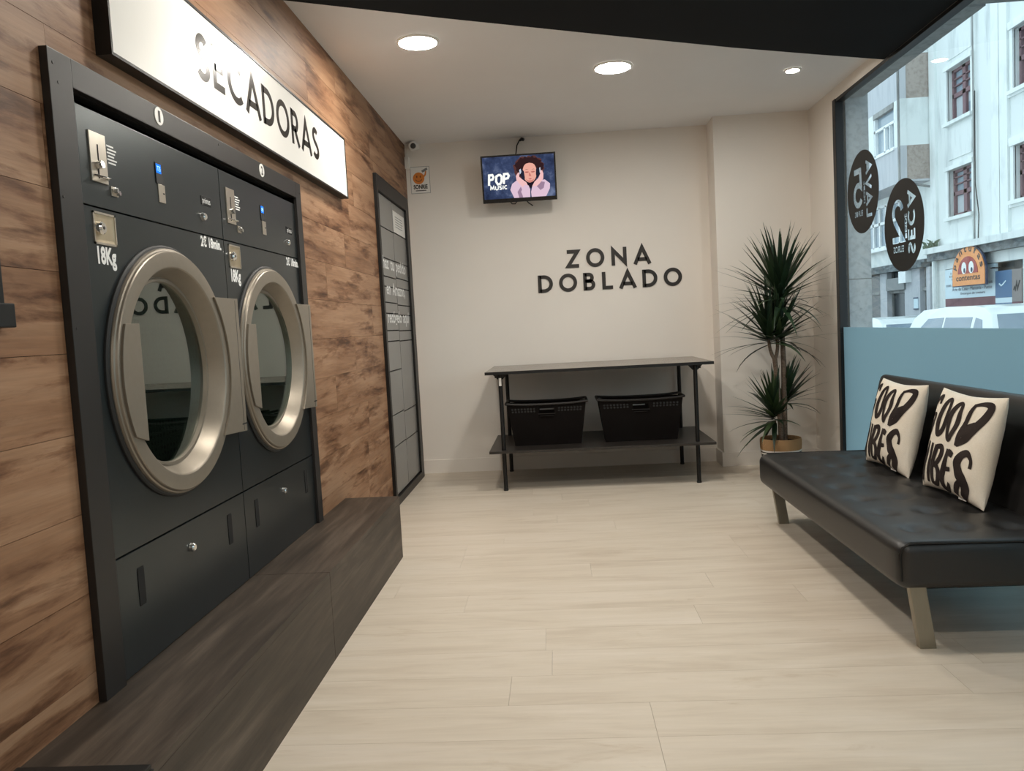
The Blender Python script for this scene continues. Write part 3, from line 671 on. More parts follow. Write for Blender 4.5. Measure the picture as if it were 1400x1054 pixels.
scr_strokes([([(.075, .33), (.085, .575), (.13, .58), (.145, .53), (.13, .475), (.085, .46)], tk),
             ([(.215, .57), (.185, .54), (.178, .42), (.20, .35), (.235, .36), (.255, .42), (.26, .53), (.24, .57), (.21, .572)], tk),
             ([(.285, .35), (.295, .585), (.345, .59), (.36, .54), (.345, .485), (.295, .47)], tk)], 'screen_lettering')
tk2 = .008
scr_strokes([([(.095, .22), (.10, .31), (.12, .25), (.14, .31), (.145, .22)], tk2), ([(.165, .31), (.165, .24), (.18, .22), (.20, .235), (.205, .315)], tk2),
             ([(.25, .31), (.225, .305), (.225, .275), (.25, .255), (.245, .23), (.22, .228)], tk2), ([(.27, .225), (.272, .318)], tk2), ([(.325, .31), (.30, .305), (.29, .27), (.30, .235), (.325, .235)], tk2)], 'screen_lettering')
MB().box(-.27, -.17, YB-.012, YB, 2.2, 2.36).tube([(-.22, YB-.01, 2.28), (-.22, 6.26, 2.29)], .018, 10).build('wall_bracket', 'blackm', tv)
tp = Ft(-.03, TH/2-.02, -.035)
MB().tube([(-.195, YB-.012, 2.618), (-.205, YB-.03, 2.605), (-.228, YB-.05, 2.56), (-.236, YB-.1, 2.49), (tp[0]-.0, tp[1]+.02, tp[2]+.01)], .005, 8).build('power_cable', 'cable', tv, smooth=True)
MB().tube([(-.18, YB-.0, 2.615), (-.188, YB-.03, 2.612), (-.203, YB-.04, 2.60)], [.014, .013, .008], 10).build('plug', 'cable', tv, smooth=True)
b0 = Ft(-.06, -TH/2, -.02); MB().tube([Ft(-.08, -TH/2+.01, -.02), Ft(-.065, -TH/2-.012, -.02), Ft(-.04, -TH/2-.014, -.02), Ft(-.025, -TH/2+.005, -.02)], .004, 8).build('cable_loop', 'cable', tv, smooth=True)
MB().tube([Ft(.045, -TH/2+.01, -.03), Ft(.062, -TH/2-.012, -.03), Ft(.095, -TH/2-.036, -.03)], .0045, 8).build('cable_end', 'cable', tv, smooth=True)
# ------------------------------------------------------------------ folding table and laundry baskets
tb = thing('folding_table', (.28, 5.97, 0), 'black two-tier folding table with thin metal legs against back wall', 'table')
TY0, TY1 = 5.54, 6.40
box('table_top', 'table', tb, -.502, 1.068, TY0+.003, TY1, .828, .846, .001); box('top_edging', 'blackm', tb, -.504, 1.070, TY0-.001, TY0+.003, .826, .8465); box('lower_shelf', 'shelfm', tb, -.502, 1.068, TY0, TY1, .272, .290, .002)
for lx in (-.402, .951):
    for ly in (5.60, 6.35):
        lg = MB().tube([(lx, ly, 0), (lx, ly, .824)], .0145, 12).build('leg', 'blackm', tb, smooth=True)
        MB().prism([(-.05, .824), (.05, .824), (.018, .79), (-.018, .79)], lambda a, b, t: (lx+a, ly+t, b), -.004, .004).build('leg_bracket', 'blackm', lg)
        MB().tube([(lx, ly, 0), (lx, ly, .012)], .0165, 12).build('foot_cap', 'rubber', lg)
box('paper_tag', 'white', tb, -.411, -.393, 5.582, 5.5845, .745, .80)
MB().box(-.44, .99, 6.33, 6.37, .79, .824).box(-.44, -.42, 5.6, 6.35, .80, .824).box(.97, .99, 5.6, 6.35, .80, .824).build('apron', 'blackm', tb)
def basket(x0, x1, label):
    ya, yb, z0, z1 = 5.72, 5.975, .2905, .592
    xc = (x0+x1)/2; t = thing('laundry_basket', (xc, (ya+yb)/2, z0), label, 'basket', 'laundry baskets on the lower shelf')
    ins = .042; hw = (x1-x0)/2; yc = (ya+yb)/2; hy = (yb-ya)/2
    def pt(s, u, z, off=0):     # side s 0 front,1 right,2 back,3 left ; u -1..1
        k = (z-z0)/(z1-z0); a = hw-ins*(1-k)-off; b = hy-ins*(1-k)-off
        return {0: (xc+u*a, yc-b, z), 1: (xc+a, yc+u*b, z), 2: (xc-u*a, yc+b, z), 3: (xc-a, yc-u*b, z)}[s]
    body = MB()
    slot_h, zs0, zs1 = .115, .524, .558
    for s in range(4):
        hsl = slot_h/2/(hw if s in (0, 2) else hy)
        us = [-1, -hsl, hsl, 1] ; zs = [z0, zs0, zs1, z1-.004]
        for i in range(3):
            for j in range(3):
                if i == 1 and j == 1: continue
                o = [pt(s, us[i], zs[j]), pt(s, us[i+1], zs[j]), pt(s, us[i+1], zs[j+1]), pt(s, us[i], zs[j+1])]
                inn = [pt(s, us[i], zs[j], .004), pt(s, us[i+1], zs[j], .004), pt(s, us[i+1], zs[j+1], .004), pt(s, us[i], zs[j+1], .004)]
                body.add(o+inn, [(0, 1, 2, 3), (7, 6, 5, 4), (0, 4, 5, 1), (1, 5, 6, 2), (2, 6, 7, 3), (3, 7, 4, 0)])
    k = hw-ins; q = hy-ins
    body.box(xc-k, xc+k, yc-q, yc+q, z0, z0+.004)
    bd = body.build('body', 'basket', t)
    # rim: rolled lip dipping slightly in the middle of the long sides
    rim = MB(); pts = []
    loop = [(-1, -1), (-.93, -1.0)]+[(u/6, -1) for u in range(-5, 6)]+[(.93, -1), (1, -1), (1, -.8), (1, 0), (1, .8), (1, 1)]+[(u/6, 1) for u in range(5, -6, -1)]+[(-1, 1), (-1, .8), (-1, 0), (-1, -.8)]
    for (u, v) in loop:
        dz = .012*(abs(u) ** 3)*(1 if abs(v) > .9 else 1)+.004
        pts.append((xc+u*(hw+.008), yc+v*(hy+.008), z1+dz-.006))
    pts.append(pts[0]); rim.tube(pts, .0095, 8).build('rim', 'basketrim', t, smooth=True)
    band = MB()
    for s in (0, 2):
        for n_ in range(-11, 12):
            u = n_/12.5
            if abs(u*hw) < .075: continue
            for zz in (.558, .540):
                p = Vector(pt(s, u, zz, -.0012)); sg_ = -1 if s == 0 else 1
                a = [p+Vector((.008*math.cos(2*PI*j/8), sg_*.001, .007*math.sin(2*PI*j/8))) for j in range(8)]
                b_ = [p+Vector((.008*math.cos(2*PI*j/8), -sg_*.001, .007*math.sin(2*PI*j/8))) for j in range(8)]
                band.add(a+b_, [tuple(range(8)), tuple(range(15, 7, -1))]+[(j, (j+1) % 8, 8+(j+1) % 8, 8+j) for j in range(8)])
    o = band.build('lattice_band', 'rubber', bd); o['kind'] = 'stuff'
    MB().box(xc-.062, xc+.062, ya+.000, ya+.012, .517, .522).box(xc-.05, xc+.05, ya+.0, ya+.016, .503, .506).build('handle_trim', 'basketrim', t)
basket(-.372, .192, 'dark brown laundry basket on left half of lower shelf')
basket(.283, .878, 'dark brown laundry basket on right half of lower shelf')
# ------------------------------------------------------------------ dracaena in a basket pot
PX, PY = 1.545, 5.70
pl = thing('potted_dracaena', (PX, PY, 0), 'tall potted dracaena with spiky dark green leaf heads on thin canes', 'plant')
fp_ = lambda a, b, h: (PX+a, PY+b, h)
pot = MB().lathe([(0, 0), (.118, 0), (.125, .01), (.132, .168), (.12, .168), (0, .16)], fp_, 40).build('basket_pot', 'potb', pl, smooth=True)
MB().lathe([(.133, .166), (.1365, .168), (.1365, .196), (.133, .198), (.12, .18)], fp_, 40, True).build('white_band', 'potw', pot, smooth=True)
MB().lathe([(.1370, .1795), (.1378, .181), (.1378, .1845), (.137, .186), (.130, .183)], fp_, 40, True).build('dark_stripe', 'potb', pot)
MB().lathe([(.134, .197), (.139, .20), (.141, .225), (.141, .262), (.137, .276), (.131, .276), (.127, .262), (.127, .20)], fp_, 48, True).build('jute_rim', 'jute', pot, smooth=True)
MB().lathe([(0, .255), (.127, .25), (.127, .19), (0, .19)], fp_, 32).build('soil', 'soil', pot)
MB().tube([(1.572, 5.70, .22), (1.575, 5.69, .5), (1.578, 5.69, .8), (1.574, 5.69, 1.0), (1.566, 5.69, 1.24)], [.021, .019, .018, .016, .015], 12).build('cane', 'cane', pl, smooth=True)
c2 = MB().tube([(1.545, 5.675, .22), (1.535, 5.67, .45), (1.522, 5.665, .7), (1.51, 5.66, .835)], [.019, .018, .017, .017], 12).build('cane', 'cane', pl, smooth=True)
MB().tube([(1.51, 5.66, .825), (1.492, 5.655, .86), (1.478, 5.65, .90), (1.468, 5.645, .97)], [.012, .012, .011, .011], 10).build('cane_branch', 'cane', c2, smooth=True)
MB().tube([(1.51, 5.66, .825), (1.526, 5.665, .865), (1.534, 5.67, .91), (1.536, 5.672, .98)], [.013, .012, .012, .012], 10).build('cane_branch', 'cane', c2, smooth=True)
MB().tube([(1.522, 5.70, .22), (1.510, 5.70, .30), (1.508, 5.70, .40)], .010, 10).build('cane', 'cane', pl, smooth=True)
MB().tube([(1.588, 5.72, .22), (1.59, 5.72, .38), (1.585, 5.72, .52)], .010, 10).build('cane', 'cane', pl, smooth=True)
def leaf_mesh(droop, nseg=7, w0=.0142):
    v = []; f = []; ang = 0; p = Vector((0, 0, 0)); 
    for i in range(nseg+1):
        k = i/nseg; wv = w0*(.75+.5*math.sin(PI*min(1, k*1.25+.12)))*(1-k**3.2)+.0006
        n = Vector((math.cos(ang), 0, -math.sin(ang)))   # leaf 'up' normal in xz plane
        v += [tuple(p+Vector((0, -wv, 0))+n*wv*.35), tuple(p-n*0), tuple(p+Vector((0, wv, 0))+n*wv*.35)]
        ang += droop/nseg*(.35+1.3*k); d = Vector((math.sin(ang), 0, math.cos(ang))); p = p+d/nseg
    for i in range(nseg):
        a = i*3; f += [(a, a+1, a+4, a+3), (a+1, a+2, a+5, a+4)]
    me = bpy.data.meshes.new('leaf'); me.from_pydata(v, [], f); me.materials.append(M['leaf'])
    for p_ in me.polygons: p_.use_smooth = True
    return me
LM = [leaf_mesh(math.radians(d)) for d in (4, 12, 20, 32, 48, 70)]
LW = [leaf_mesh(math.radians(d), 7, .014) for d in (6, 20, 40)]
leaf_n = 0
def head(bx, by, bz, n, lmin, lmax, hgt, tiltx=0, seed=1, lo=-12, hi=86, az0=None, azs=180):
    global leaf_n
    r = random.Random(seed)
    for i in range(n):
        k = i/(n-1); el = lo+(hi-lo)*(k**.85)+r.uniform(-7, 7)
        az = (i*137.508+r.uniform(-15, 15)) if az0 is None else az0+r.uniform(-azs, azs)
        Ln = (lmin+(lmax-lmin)*r.random())*(1-.12*k if k > .7 else 1)
        if el < 5: me = LM[r.choice((2, 3, 4))]
        elif el < 40: me = LM[r.choice((0, 1, 2, 2, 3))]
        else: me = LM[r.choice((0, 0, 1, 1, 2))]
        o = bpy.data.objects.new('leaf', me); COL.objects.link(o)
        o.parent = pl; o.matrix_parent_inverse = W[pl].inverted()
        d = Matrix.Rotation(math.radians(az), 4, 'Z') @ Matrix.Rotation(math.radians(90-el), 4, 'Y')
        base = Vector((bx, by, bz+hgt*k))+Vector((math.cos(math.radians(az)), math.sin(math.radians(az)), 0))*.008
        p = Vector((bx, by, bz+hgt*k))+(d @ Vector((0, 0, Ln*.9)))
        # keep clear of the pier and the side wall
        if p.y > 6.15: Ln *= max(.3, (6.15-by)/(p.y-by))
        if p.x > 1.87: Ln *= max(.3, (1.87-bx)/(p.x-bx))
        o.matrix_basis = Matrix.Translation(base) @ d @ Matrix.Diagonal((Ln, Ln/.42*1.0*.42/Ln if False else 1.0, Ln, 1))
        leaf_n += 1
head(1.566, 5.69, 1.20, 96, .40, .50, .16, seed=3)
head(1.468, 5.645, .945, 42, .36, .48, .09, seed=5, lo=-8)
head(1.545, 5.68, .95, 46, .36, .47, .09, seed=8, lo=-8)
head(1.508, 5.70, .38, 56, .26, .37, .12, seed=11, lo=-25, az0=178, azs=105)
head(1.585, 5.72, .51, 36, .26, .36, .07, seed=13, lo=-5, az0=-5, azs=95)
# ------------------------------------------------------------------ sofa bed
so = thing('sofa_bed', (1.5, 3.57, 0), 'black leatherette sofa bed with tufted seat and metal legs', 'sofa')
def pad(name, L0, L1, a0, a1, c0, c1, r, fn, top_disp, na=26, nl=72):
    """rounded slab swept along y from L0 to L1; section spans a0..a1 (width) and c0..c1 (thickness); top = c1 side"""
    st = []; ne = 7
    for i in range(ne): th = PI/2*i/(ne-1); st.append((L0+r*(1-math.sin(th)), r*(1-math.cos(PI/2-th)) if False else r*(1-math.sin(th))))
    stations = []
    for i in range(ne):
        th = PI/2*i/(ne-1); stations.append((L0+r-r*math.cos(th), r-r*math.sin(th)))
    for i in range(1, nl): stations.append((L0+r+(L1-L0-2*r)*i/nl, 0))
    for i in range(ne):
        th = PI/2*(1-i/(ne-1)); stations.append((L1-r+r*math.cos(th), r-r*math.sin(th)))
    v = []; m = None
    for (l, d) in stations:
        pe = max(0, 1-min(l-L0, L1-l)/.10); A0, A1, C0, C1 = a0+d+((.035 if l > 3.5 else .010)*pe*pe if name == 'seat' else 0), a1-d, c0+d*.8, c1-d; rr = max(r-d, .004); sec = []
        for (ca, cc, s0) in ((A0+rr, C0+rr, 180), (A1-rr, C0+rr, 270)):
            sec += [(ca+rr*math.cos(math.radians(s0+90*k/4)), cc+rr*math.sin(math.radians(s0+90*k/4)), 0) for k in range(5)]
        sec += [(A1-rr+rr*math.cos(math.radians(90*k/5)), C1-rr+rr*math.sin(math.radians(90*k/5)), k/5) for k in range(6)]
        sec += [(A1-rr+(A0-A1+2*rr)*k/na, C1, 1) for k in range(1, na)]
        sec += [(A0+rr+rr*math.cos(math.radians(90+90*k/5)), C1-rr+rr*math.sin(math.radians(90+90*k/5)), 1-k/5) for k in range(6)]
        m = len(sec)
        v += [fn(a, c-(top_disp(a, l)*wt if wt else 0), l) for a, c, wt in sec]
    f = [(i*m+k, i*m+(k+1) % m, (i+1)*m+(k+1) % m, (i+1)*m+k) for i in range(len(stations)-1) for k in range(m)]
    f += [tuple(range(m)), tuple((len(stations)-1)*m+k for k in range(m-1, -1, -1))]
    return MB().add(v, f).build(name, 'leather', so, smooth=True)
SY_0, SY_1 = 2.652, 4.52
sbt = [(a, 2.652+.19+.245*j) for a in (1.22, 1.38, 1.54) for j in range(7)]
def seat_disp(a, l):
    d = 0
    for (ba, bl) in sbt:
        q = (a-ba)**2+(l-bl)**2
        if q < .02: d += .020*math.exp(-q/(2*.026**2))
    return d-.004*math.sin(PI*(a-1.09)/.6)
seat = pad('seat', SY_0, SY_1, 1.085, 1.72, .216, .372, .034, lambda a, c, l: (a, l, c-(a-1.085)*.012), seat_disp)
for (ba, bl) in sbt:
    MB().lathe([(0, .004), (.006, .003), (.009, 0), (.009, -.003), (0, -.003)], lambda a, b, h: (ba+a, bl+b, .372-.0215+h+.004*math.sin(PI*(ba-1.09)/.6)-(ba-1.085)*.012), 10).build('tuft_button', 'leather', so, smooth=True)
bang = math.radians(13)
bo = Vector((1.665, 0, .33))
def Fbk(a, c, l): return (bo.x+a*math.sin(bang)-c*math.cos(bang), l, bo.z+a*math.cos(bang)+c*math.sin(bang))
bbt = [(a, 2.652+.19+.245*j) for a in (.16, .31) for j in range(7)]
def back_disp(a, l):
    d = 0
    for (ba, bl) in bbt:
        q = (a-ba)**2+(l-bl)**2
        if q < .02: d += .014*math.exp(-q/(2*.026**2))
    return d
pad('backrest', SY_0, SY_1, 0, .472, -.11, 0.0, .03, Fbk, back_disp)
pp_ = []
for nm, (l, sgn) in (('n', (SY_0+.010, 1)), ('f', (SY_1-.010, -1))):
    q = 0 if sgn < 0 else -.024; MB().tube([(1.124+q, l, .245), (1.121+q, l, .335), (1.13+q, l, .358), (1.155+q, l, .3715), (1.4, l, .3675), (1.70, l, .364)], .0045, 8).build('piping', 'piping', so, smooth=True)
    MB().tube([Fbk(.03, -.009, l), Fbk(.43, -.009, l), Fbk(.452, -.018, l), Fbk(.462, -.035, l), Fbk(.461, -.08, l)], .0045, 8).build('piping', 'piping', so, smooth=True)
for (ly, s) in ((2.705, -1), (4.405, 1)):
    for lx, sp_ in ((1.135, .038), (1.70, .03)):
        MB().prism([(lx+sp_-.003, 0), (lx+sp_+.052, 0), (lx+.055, .235), (lx, .235)], lambda a, b, t: (a, ly+t, b), -.014, .014).build('leg', 'sofaleg', so, .003)
MB().box(1.14, 1.70, 2.72, 4.40, .196, .2165).build('under_frame', 'blackm', so)
# ------------------------------------------------------------------ printed cushions
# brush lettering GOOD / VIBES in cover units (u right, v up, 0..1), each stroke (points, widths)
def brush():
    out = []
    def put(u0, v0, w_, h_, pts, wd):
        out.append(([(u0+a*w_+.10*(v0+b*h_-.5)*(1 if v0 > .4 else .45), v0+b*h_) for a, b in pts], wd))
    def oval(): return [(.5+.5*math.cos(math.radians(75+380*k/15)), .5+.5*math.sin(math.radians(75+380*k/15))) for k in range(16)]
    ow = [.030, .042, .050, .056, .058, .056, .050, .046, .046, .050, .052, .050, .044, .038, .032, .024]
    put(.01, .55, .14, .37, [(.95, .80), (.7, 1), (.25, .85), (0, .5), (.15, .1), (.55, 0), (.9, .2), (.95, .48), (.6, .48)], [.03, .042, .05, .056, .052, .046, .044, .036, .028])
    put(.235, .555, .125, .36, oval(), ow); put(.425, .535, .125, .36, oval(), ow)
    put(.62, .49, .26, .43, [(.30, .97), (.22, .72), (.12, .40), (.02, 0)], [.034, .046, .054, .034])
    put(.62, .49, .26, .43, [(.22, .93), (.62, 1.0), (.98, .95), (.96, .70), (.72, .44), (.40, .20), (.04, .02)], [.026, .036, .050, .064, .072, .062, .028])
    put(.62, .49, .26, .43, [(.20, .40), (.45, .44), (.70, .52)], [.050, .060, .046]); put(.62, .49, .26, .43, [(.14, .26), (.34, .30), (.52, .38)], [.040, .050, .040])
    put(.03, .07, .14, .40, [(0, 1), (.3, .5), (.5, 0), (.75, .55), (1, 1)], [.04, .05, .05, .05, .036])
    put(.23, .06, .04, .40, [(.9, 1), (.5, .65), (.2, .3), (.3, 0)], [.030, .050, .052, .034])
    put(.31, .05, .13, .40, [(.25, 1), (.12, .6), (.05, .25), (.15, 0)], [.044, .054, .054, .036])
    put(.31, .05, .13, .40, [(.20, .96), (.75, .98), (.92, .80), (.65, .58), (.22, .50)], [.034, .044, .048, .040, .028]); put(.31, .05, .13, .40, [(.22, .52), (.75, .48), (1.0, .28), (.75, .06), (.15, .02)], [.028, .044, .052, .046, .030])
    put(.49, .04, .15, .40, [(.25, 1), (.14, .65), (.06, .30), (.22, .05), (.60, .02), (.82, .22)], [.050, .058, .060, .054, .046, .028])
    put(.49, .04, .15, .40, [(.24, .95), (.60, .93), (.95, .90)], [.044, .050, .038]); put(.49, .04, .15, .40, [(.18, .54), (.45, .54), (.78, .56)], [.034, .038, .030])
    put(.68, .03, .19, .42, [(.98, .70), (.96, .88), (.70, 1.0), (.34, .94), (.14, .74), (.34, .55), (.66, .42), (.88, .24), (.74, .05), (.60, .0)], [.034, .030, .048, .060, .074, .080, .082, .080, .066, .048])
    put(.68, .03, .19, .42, [(.52, .36), (.28, .22), (.10, .02)], [.044, .054, .050])
    return out
STRK = brush()
def cushion(cy, wd, ht, xb, xt, rz, label):
    t = thing('cushion', (xb, cy, .372), label, 'cushion', 'printed cushions on the sofa')
    n = 26; th = .058
    upv = Vector((xt-xb, 0, math.sqrt(max(.01, ht**2-(xt-xb)**2)))).normalized()
    right = Matrix.Rotation(rz, 3, 'Z') @ Vector((0, -1, 0)); nor = right.cross(upv)*1.0
    if nor.x > 0: nor = -nor
    org = Vector((xb, cy, .366))
    def surf(u, v, side, off=0):   # u,v in -1..1 ; v up
        e = .11
        uu = u*(1-e*(1-abs(v)**1.6)*(abs(u)**2.5)*.75); vv = v*(1-e*(1-abs(u)**1.6)*(abs(v)**2.5)*.75)
        h = th*((1-min(1, abs(u))**3.2)*(1-min(1, abs(v))**3.2))**.5
        h += .0035*math.sin(9*u+4*v)*(1-u*u)*(1-v*v)+.003*math.sin(14*v-5*u)*(1-u*u)*(1-v*v)*(1 if u > 0 else .3)
        p = org+right*(uu*wd/2)+upv*((vv+1)*ht/2)
        return p+nor*(side*h+(off if side > 0 else -off))
    V = []; Fc = []
    for side in (1, -1):
        b = len(V)
        for i in range(n+1):
            for j in range(n+1):
                u = math.sin((i/n*2-1)*PI/2*.98)/math.sin(PI/2*.98); v = math.sin((j/n*2-1)*PI/2*.98)/math.sin(PI/2*.98); V.append(tuple(surf(u, v, side)))
        for i in range(n):
            for j in range(n): q = b+i*(n+1)+j; Fc.append((q, q+1, q+n+2, q+n+1))
    mb = MB().add(V, Fc); bodyo = mb.build('cover', 'cushion', t, smooth=True)
    ins = MB()
    for pts, ws in STRK:
        fine = []; fw = []; np_ = len(pts); isl = math.hypot(pts[0][0]-pts[-1][0], pts[0][1]-pts[-1][1]) < 40 and np_ > 8
        for i in range(np_-1):
            p0 = pts[max(i-1, 0)]; p1 = pts[i]; p2 = pts[i+1]; p3 = pts[min(i+2, np_-1)]
            for k in range(5):
                s_ = k/5; cr = lambda a, b, c, d: .5*(2*b+(c-a)*s_+(2*a-5*b+4*c-d)*s_*s_+(3*b-a-3*c+d)*s_**3)
                fine.append((cr(p0[0], p1[0], p2[0], p3[0]), cr(p0[1], p1[1], p2[1], p3[1]))); fw.append((ws[i]*(1-s_)+ws[i+1]*s_)*1.28)
        fine.append(pts[-1]); fw.append(ws[-1]*1.28)
        for a, b, c, d in ribbon(fine, fw):
            # split across the width so that the print follows the bulge
            for k in range(3):
                s0, s1 = k/3, (k+1)/3
                quad = [(a[0]+(d[0]-a[0])*s0, a[1]+(d[1]-a[1])*s0), (b[0]+(c[0]-b[0])*s0, b[1]+(c[1]-b[1])*s0), (b[0]+(c[0]-b[0])*s1, b[1]+(c[1]-b[1])*s1), (a[0]+(d[0]-a[0])*s1, a[1]+(d[1]-a[1])*s1)]
                P = []
                for (x, y) in quad:
                    u, v = x, y; P.append(tuple(surf(max(-.99, min(.99, u*2-1)), max(-.99, min(.99, v*2-1)), 1, .0016)))
                ins.add(P, [(0, 1, 2, 3)])
    ins.build('printed_lettering', 'ink', bodyo)
    tg = surf(.45, -.99, 1); MB().add([tuple(tg+right*a+upv*b+nor*.004) for a, b in ((-.03, .012), (.03, .012), (.03, -.004), (-.03, -.004))], [(0, 1, 2, 3)]).build('care_tag', 'white', bodyo)
cushion(3.955, .50, .435, 1.572, 1.668, 0, 'cream GOOD VIBES cushion, farther of the two, by the plant')
cushion(3.312, .50, .435, 1.572, 1.668, 0, 'cream GOOD VIBES cushion, nearer of the two')
# ------------------------------------------------------------------ window decals (printed to be read from the street)
def decal(yc, zc, big, word, label):
    R_ = .256; t = thing('window_decal', (1.9635, yc, zc-R_), label, 'decal', 'round price decals on the shop window')
    Fd = lambda a, b, tt: (1.9655-.0006-tt, yc+a, zc+b)       # a to outside-right (+y)
    m = MB()
    wd, ls = word_quads(word, 1, .16, .22); k = .345/wd; hh = .088
    def cut(poly): m.prism(poly, Fd, -.004, .006)
    for ch, q in ls:
        for g in q: cut([(-.058-b*hh, -.165+a*k) for a, b in g])
    num = {'5': [[(.135, .138), (.032, .138), (.024, .035), (.05, .05)]+arc(.072, -.012, .062, .062, 100, -150, 16)], '2': [arc(.070, .075, .058, .058, 165, -20, 16)+[(.112, .03), (.012, -.075), (.145, -.075)]]}[big]
    for pts in num:
        for g in ribbon(pts, .036): cut(g)
    for tx, place in (('DESDE', lambda a, b: (-.018-b*.028, -.075+a*.135)), ('EUROS', lambda a, b: (.0+a*.135, -.145+b*.036))):
        v_, f_ = text2d(tx, .02); n_ = len(v_)
        bmx = bmesh.new(); vs = [bmx.verts.new((*place(a, b), 0)) for a, b in v_]
        for q in f_:
            try: bmx.faces.new([vs[z] for z in q])
            except ValueError: pass
        r_ = bmesh.ops.extrude_face_region(bmx, geom=list(bmx.faces)); ev = [g for g in r_['geom'] if isinstance(g, bmesh.types.BMVert)]
        for g in ev: g.co.z = 1
        bmx.verts.index_update(); m.add([Fd(p.co.x, p.co.y, -.004+.010*p.co.z) for p in bmx.verts], [tuple(w_.index for w_ in p.verts) for p in bmx.faces]); bmx.free()
    cutter = m.build('cutter', 'decal'); bk = MB().prism(arc(0, 0, R_, R_, 0, 360, 64)[:-1], Fd, 0, .0008).build('disc', 'decal', t)
    md = bk.modifiers.new('b', 'BOOLEAN'); md.operation = 'DIFFERENCE'; md.object = cutter; md.solver = 'EXACT'; md.use_self = True
    dg = bpy.context.evaluated_depsgraph_get(); me = bpy.data.meshes.new_from_object(bk.evaluated_get(dg)); bk.modifiers.clear(); bk.data = me
    bpy.data.objects.remove(cutter)
decal(5.222, 1.878, '5', 'LAVA', 'round black window decal with LAVA and 5 euros, farther one')
decal(4.640, 1.600, '2', 'SECA', 'round black window decal with SECA and 2 euros, nearer one')

# ------------------------------------------------------------------ the street outside
SG = -.45
struct(box('street', 'asphalt', None, 2.0, 40, -40, 80, SG-.3, SG-.12)); struct(box('pavement', 'pave', None, 2.17, 4.2, -30, 60, SG-.12, SG)); struct(box('pavement_far', 'pave', None, 9.6, 12, -30, 60, SG-.12, SG))
XF = 12.0
def wbox(name, mat, par, y0, y1, z0, z1, x0, x1): return box(name, mat, par, x0, x1, y0, y1, z0, z1)
A = thing('white_building', (XF, 16, SG), 'weathered white apartment building with dark red windows and a shop below', 'building')
wcols = [(25.12, 23.74), (21.66, 20.2), (17.9, 16.5), (14.2, 12.8)]
wrows = [(3.72, 5.10), (6.50, 8.02), (9.4, 10.9)]
# facade as strips round the openings
holesA = [(b, a, z0, z1) for a, b in wcols for z0, z1 in wrows]
mb = MB(); ys = sorted({2.0, 26.2}|{v for h in holesA for v in h[:2]}); zs = sorted({2.74, 12.5}|{v for h in holesA for v in h[2:]})
for i in range(len(ys)-1):
    for j in range(len(zs)-1):
        ym, zm = (ys[i]+ys[i+1])/2, (zs[j]+zs[j+1])/2
        if any(h[0] < ym < h[1] and h[2] < zm < h[3] for h in holesA): continue
        mb.box(XF, XF+.4, ys[i], ys[i+1], zs[j], zs[j+1])
wallA = mb.build('facade_wall', 'fwhite', A)
box('core', 'fgreyd', A, XF+.4, XF+8, 2, 26.2, SG, 12.5)
for a, b in wcols:
    for z0, z1 in wrows:
        y0, y1 = b, a; wn = box('window', 'wglass', A, XF+.2, XF+.22, y0, y1, z0, z1)
        m = MB(); zt = z0+(z1-z0)*.5; ym = (y0+y1)/2
        for r_ in ((y0, y0+.09, z0, z1), (y1-.09, y1, z0, z1), (y0, y1, z0, z0+.1), (y0, y1, z1-.08, z1), (ym-.09, ym+.09, z0, z1), (y0, y1, zt-.06, zt+.06), (y0, y1, zt+.26, zt+.29), (y0, y1, zt+.46, zt+.49)): m.box(XF+.12, XF+.2, *r_)
        m.build('sash_frame', 'wred', wn)
        MB().box(XF+.192, XF+.198, ym+.11, y1-.1, z0+.12, zt-.08).box(XF+.192, XF+.198, y0+.1, ym-.11, z0+.12+.3*(a > 25), zt-.08).build('blind', 'blind', wn)
        MB().box(XF-.14, XF+.14, y0-.12, y1+.12, z0-.1, z0).build('window_sill', 'fwhite2', wn)
        MB().box(XF-.10, XF+.02, y0-.12, y1+.12, z1, z1+.12).build('lintel', 'fwhite2', wn)
        MB().box(XF-.05, XF+.02, y0-.14, y0, z0, z1).box(XF-.05, XF+.02, y1, y1+.14, z0, z1).build('surround', 'fwhite2', wn)
for y_ in (26.0, 22.45, 22.05): MB().box(XF-.08, XF, y_-.18, y_+.18, 2.9, 12.5).build('pilaster', 'fwhite2', A)
for z0_, z1_ in ((2.95, 3.5), (5.4, 6.3), (8.3, 9.2)): MB().box(XF-.03, XF, 23.75, 25.1, z0_, z1_).build('apron_panel', 'fwhite', A)
for z_ in (5.2, 8.1): MB().box(XF-.06, XF, 19.8, 22.2, z_, z_+.14).build('string_course', 'fwhite2', A)
for z_ in (3.55, 6.35): MB().box(XF-.06, XF, 19.8, 22.2, z_, z_+.12).build('string_course', 'fwhite2', A)
MB().box(XF-.35, XF, 2, 26.17, 2.72, 2.90).build('cornice', 'fwhite', A); MB().box(XF-.22, XF, 2, 26.17, 2.50, 2.72).build('cornice', 'fcornice', A)
MB().tube([(XF-.1, 23.5, 2.9), (XF-.1, 23.5, 12.4)], .025, 6).build('drain_pipe', 'fgreyd', A); MB().tube([(XF-.12, 25.9, SG), (XF-.12, 25.9, 2.6)], .07, 8).build('drain_pipe', 'fwhite2', A)
MB().tube([(XF-.08, 23.35, 2.9), (XF-.08, 23.3, 3.6), (XF-.08, 23.48, 4.5), (XF-.08, 23.45, 7)], .015, 5).build('wall_cable', 'cartrim', A)
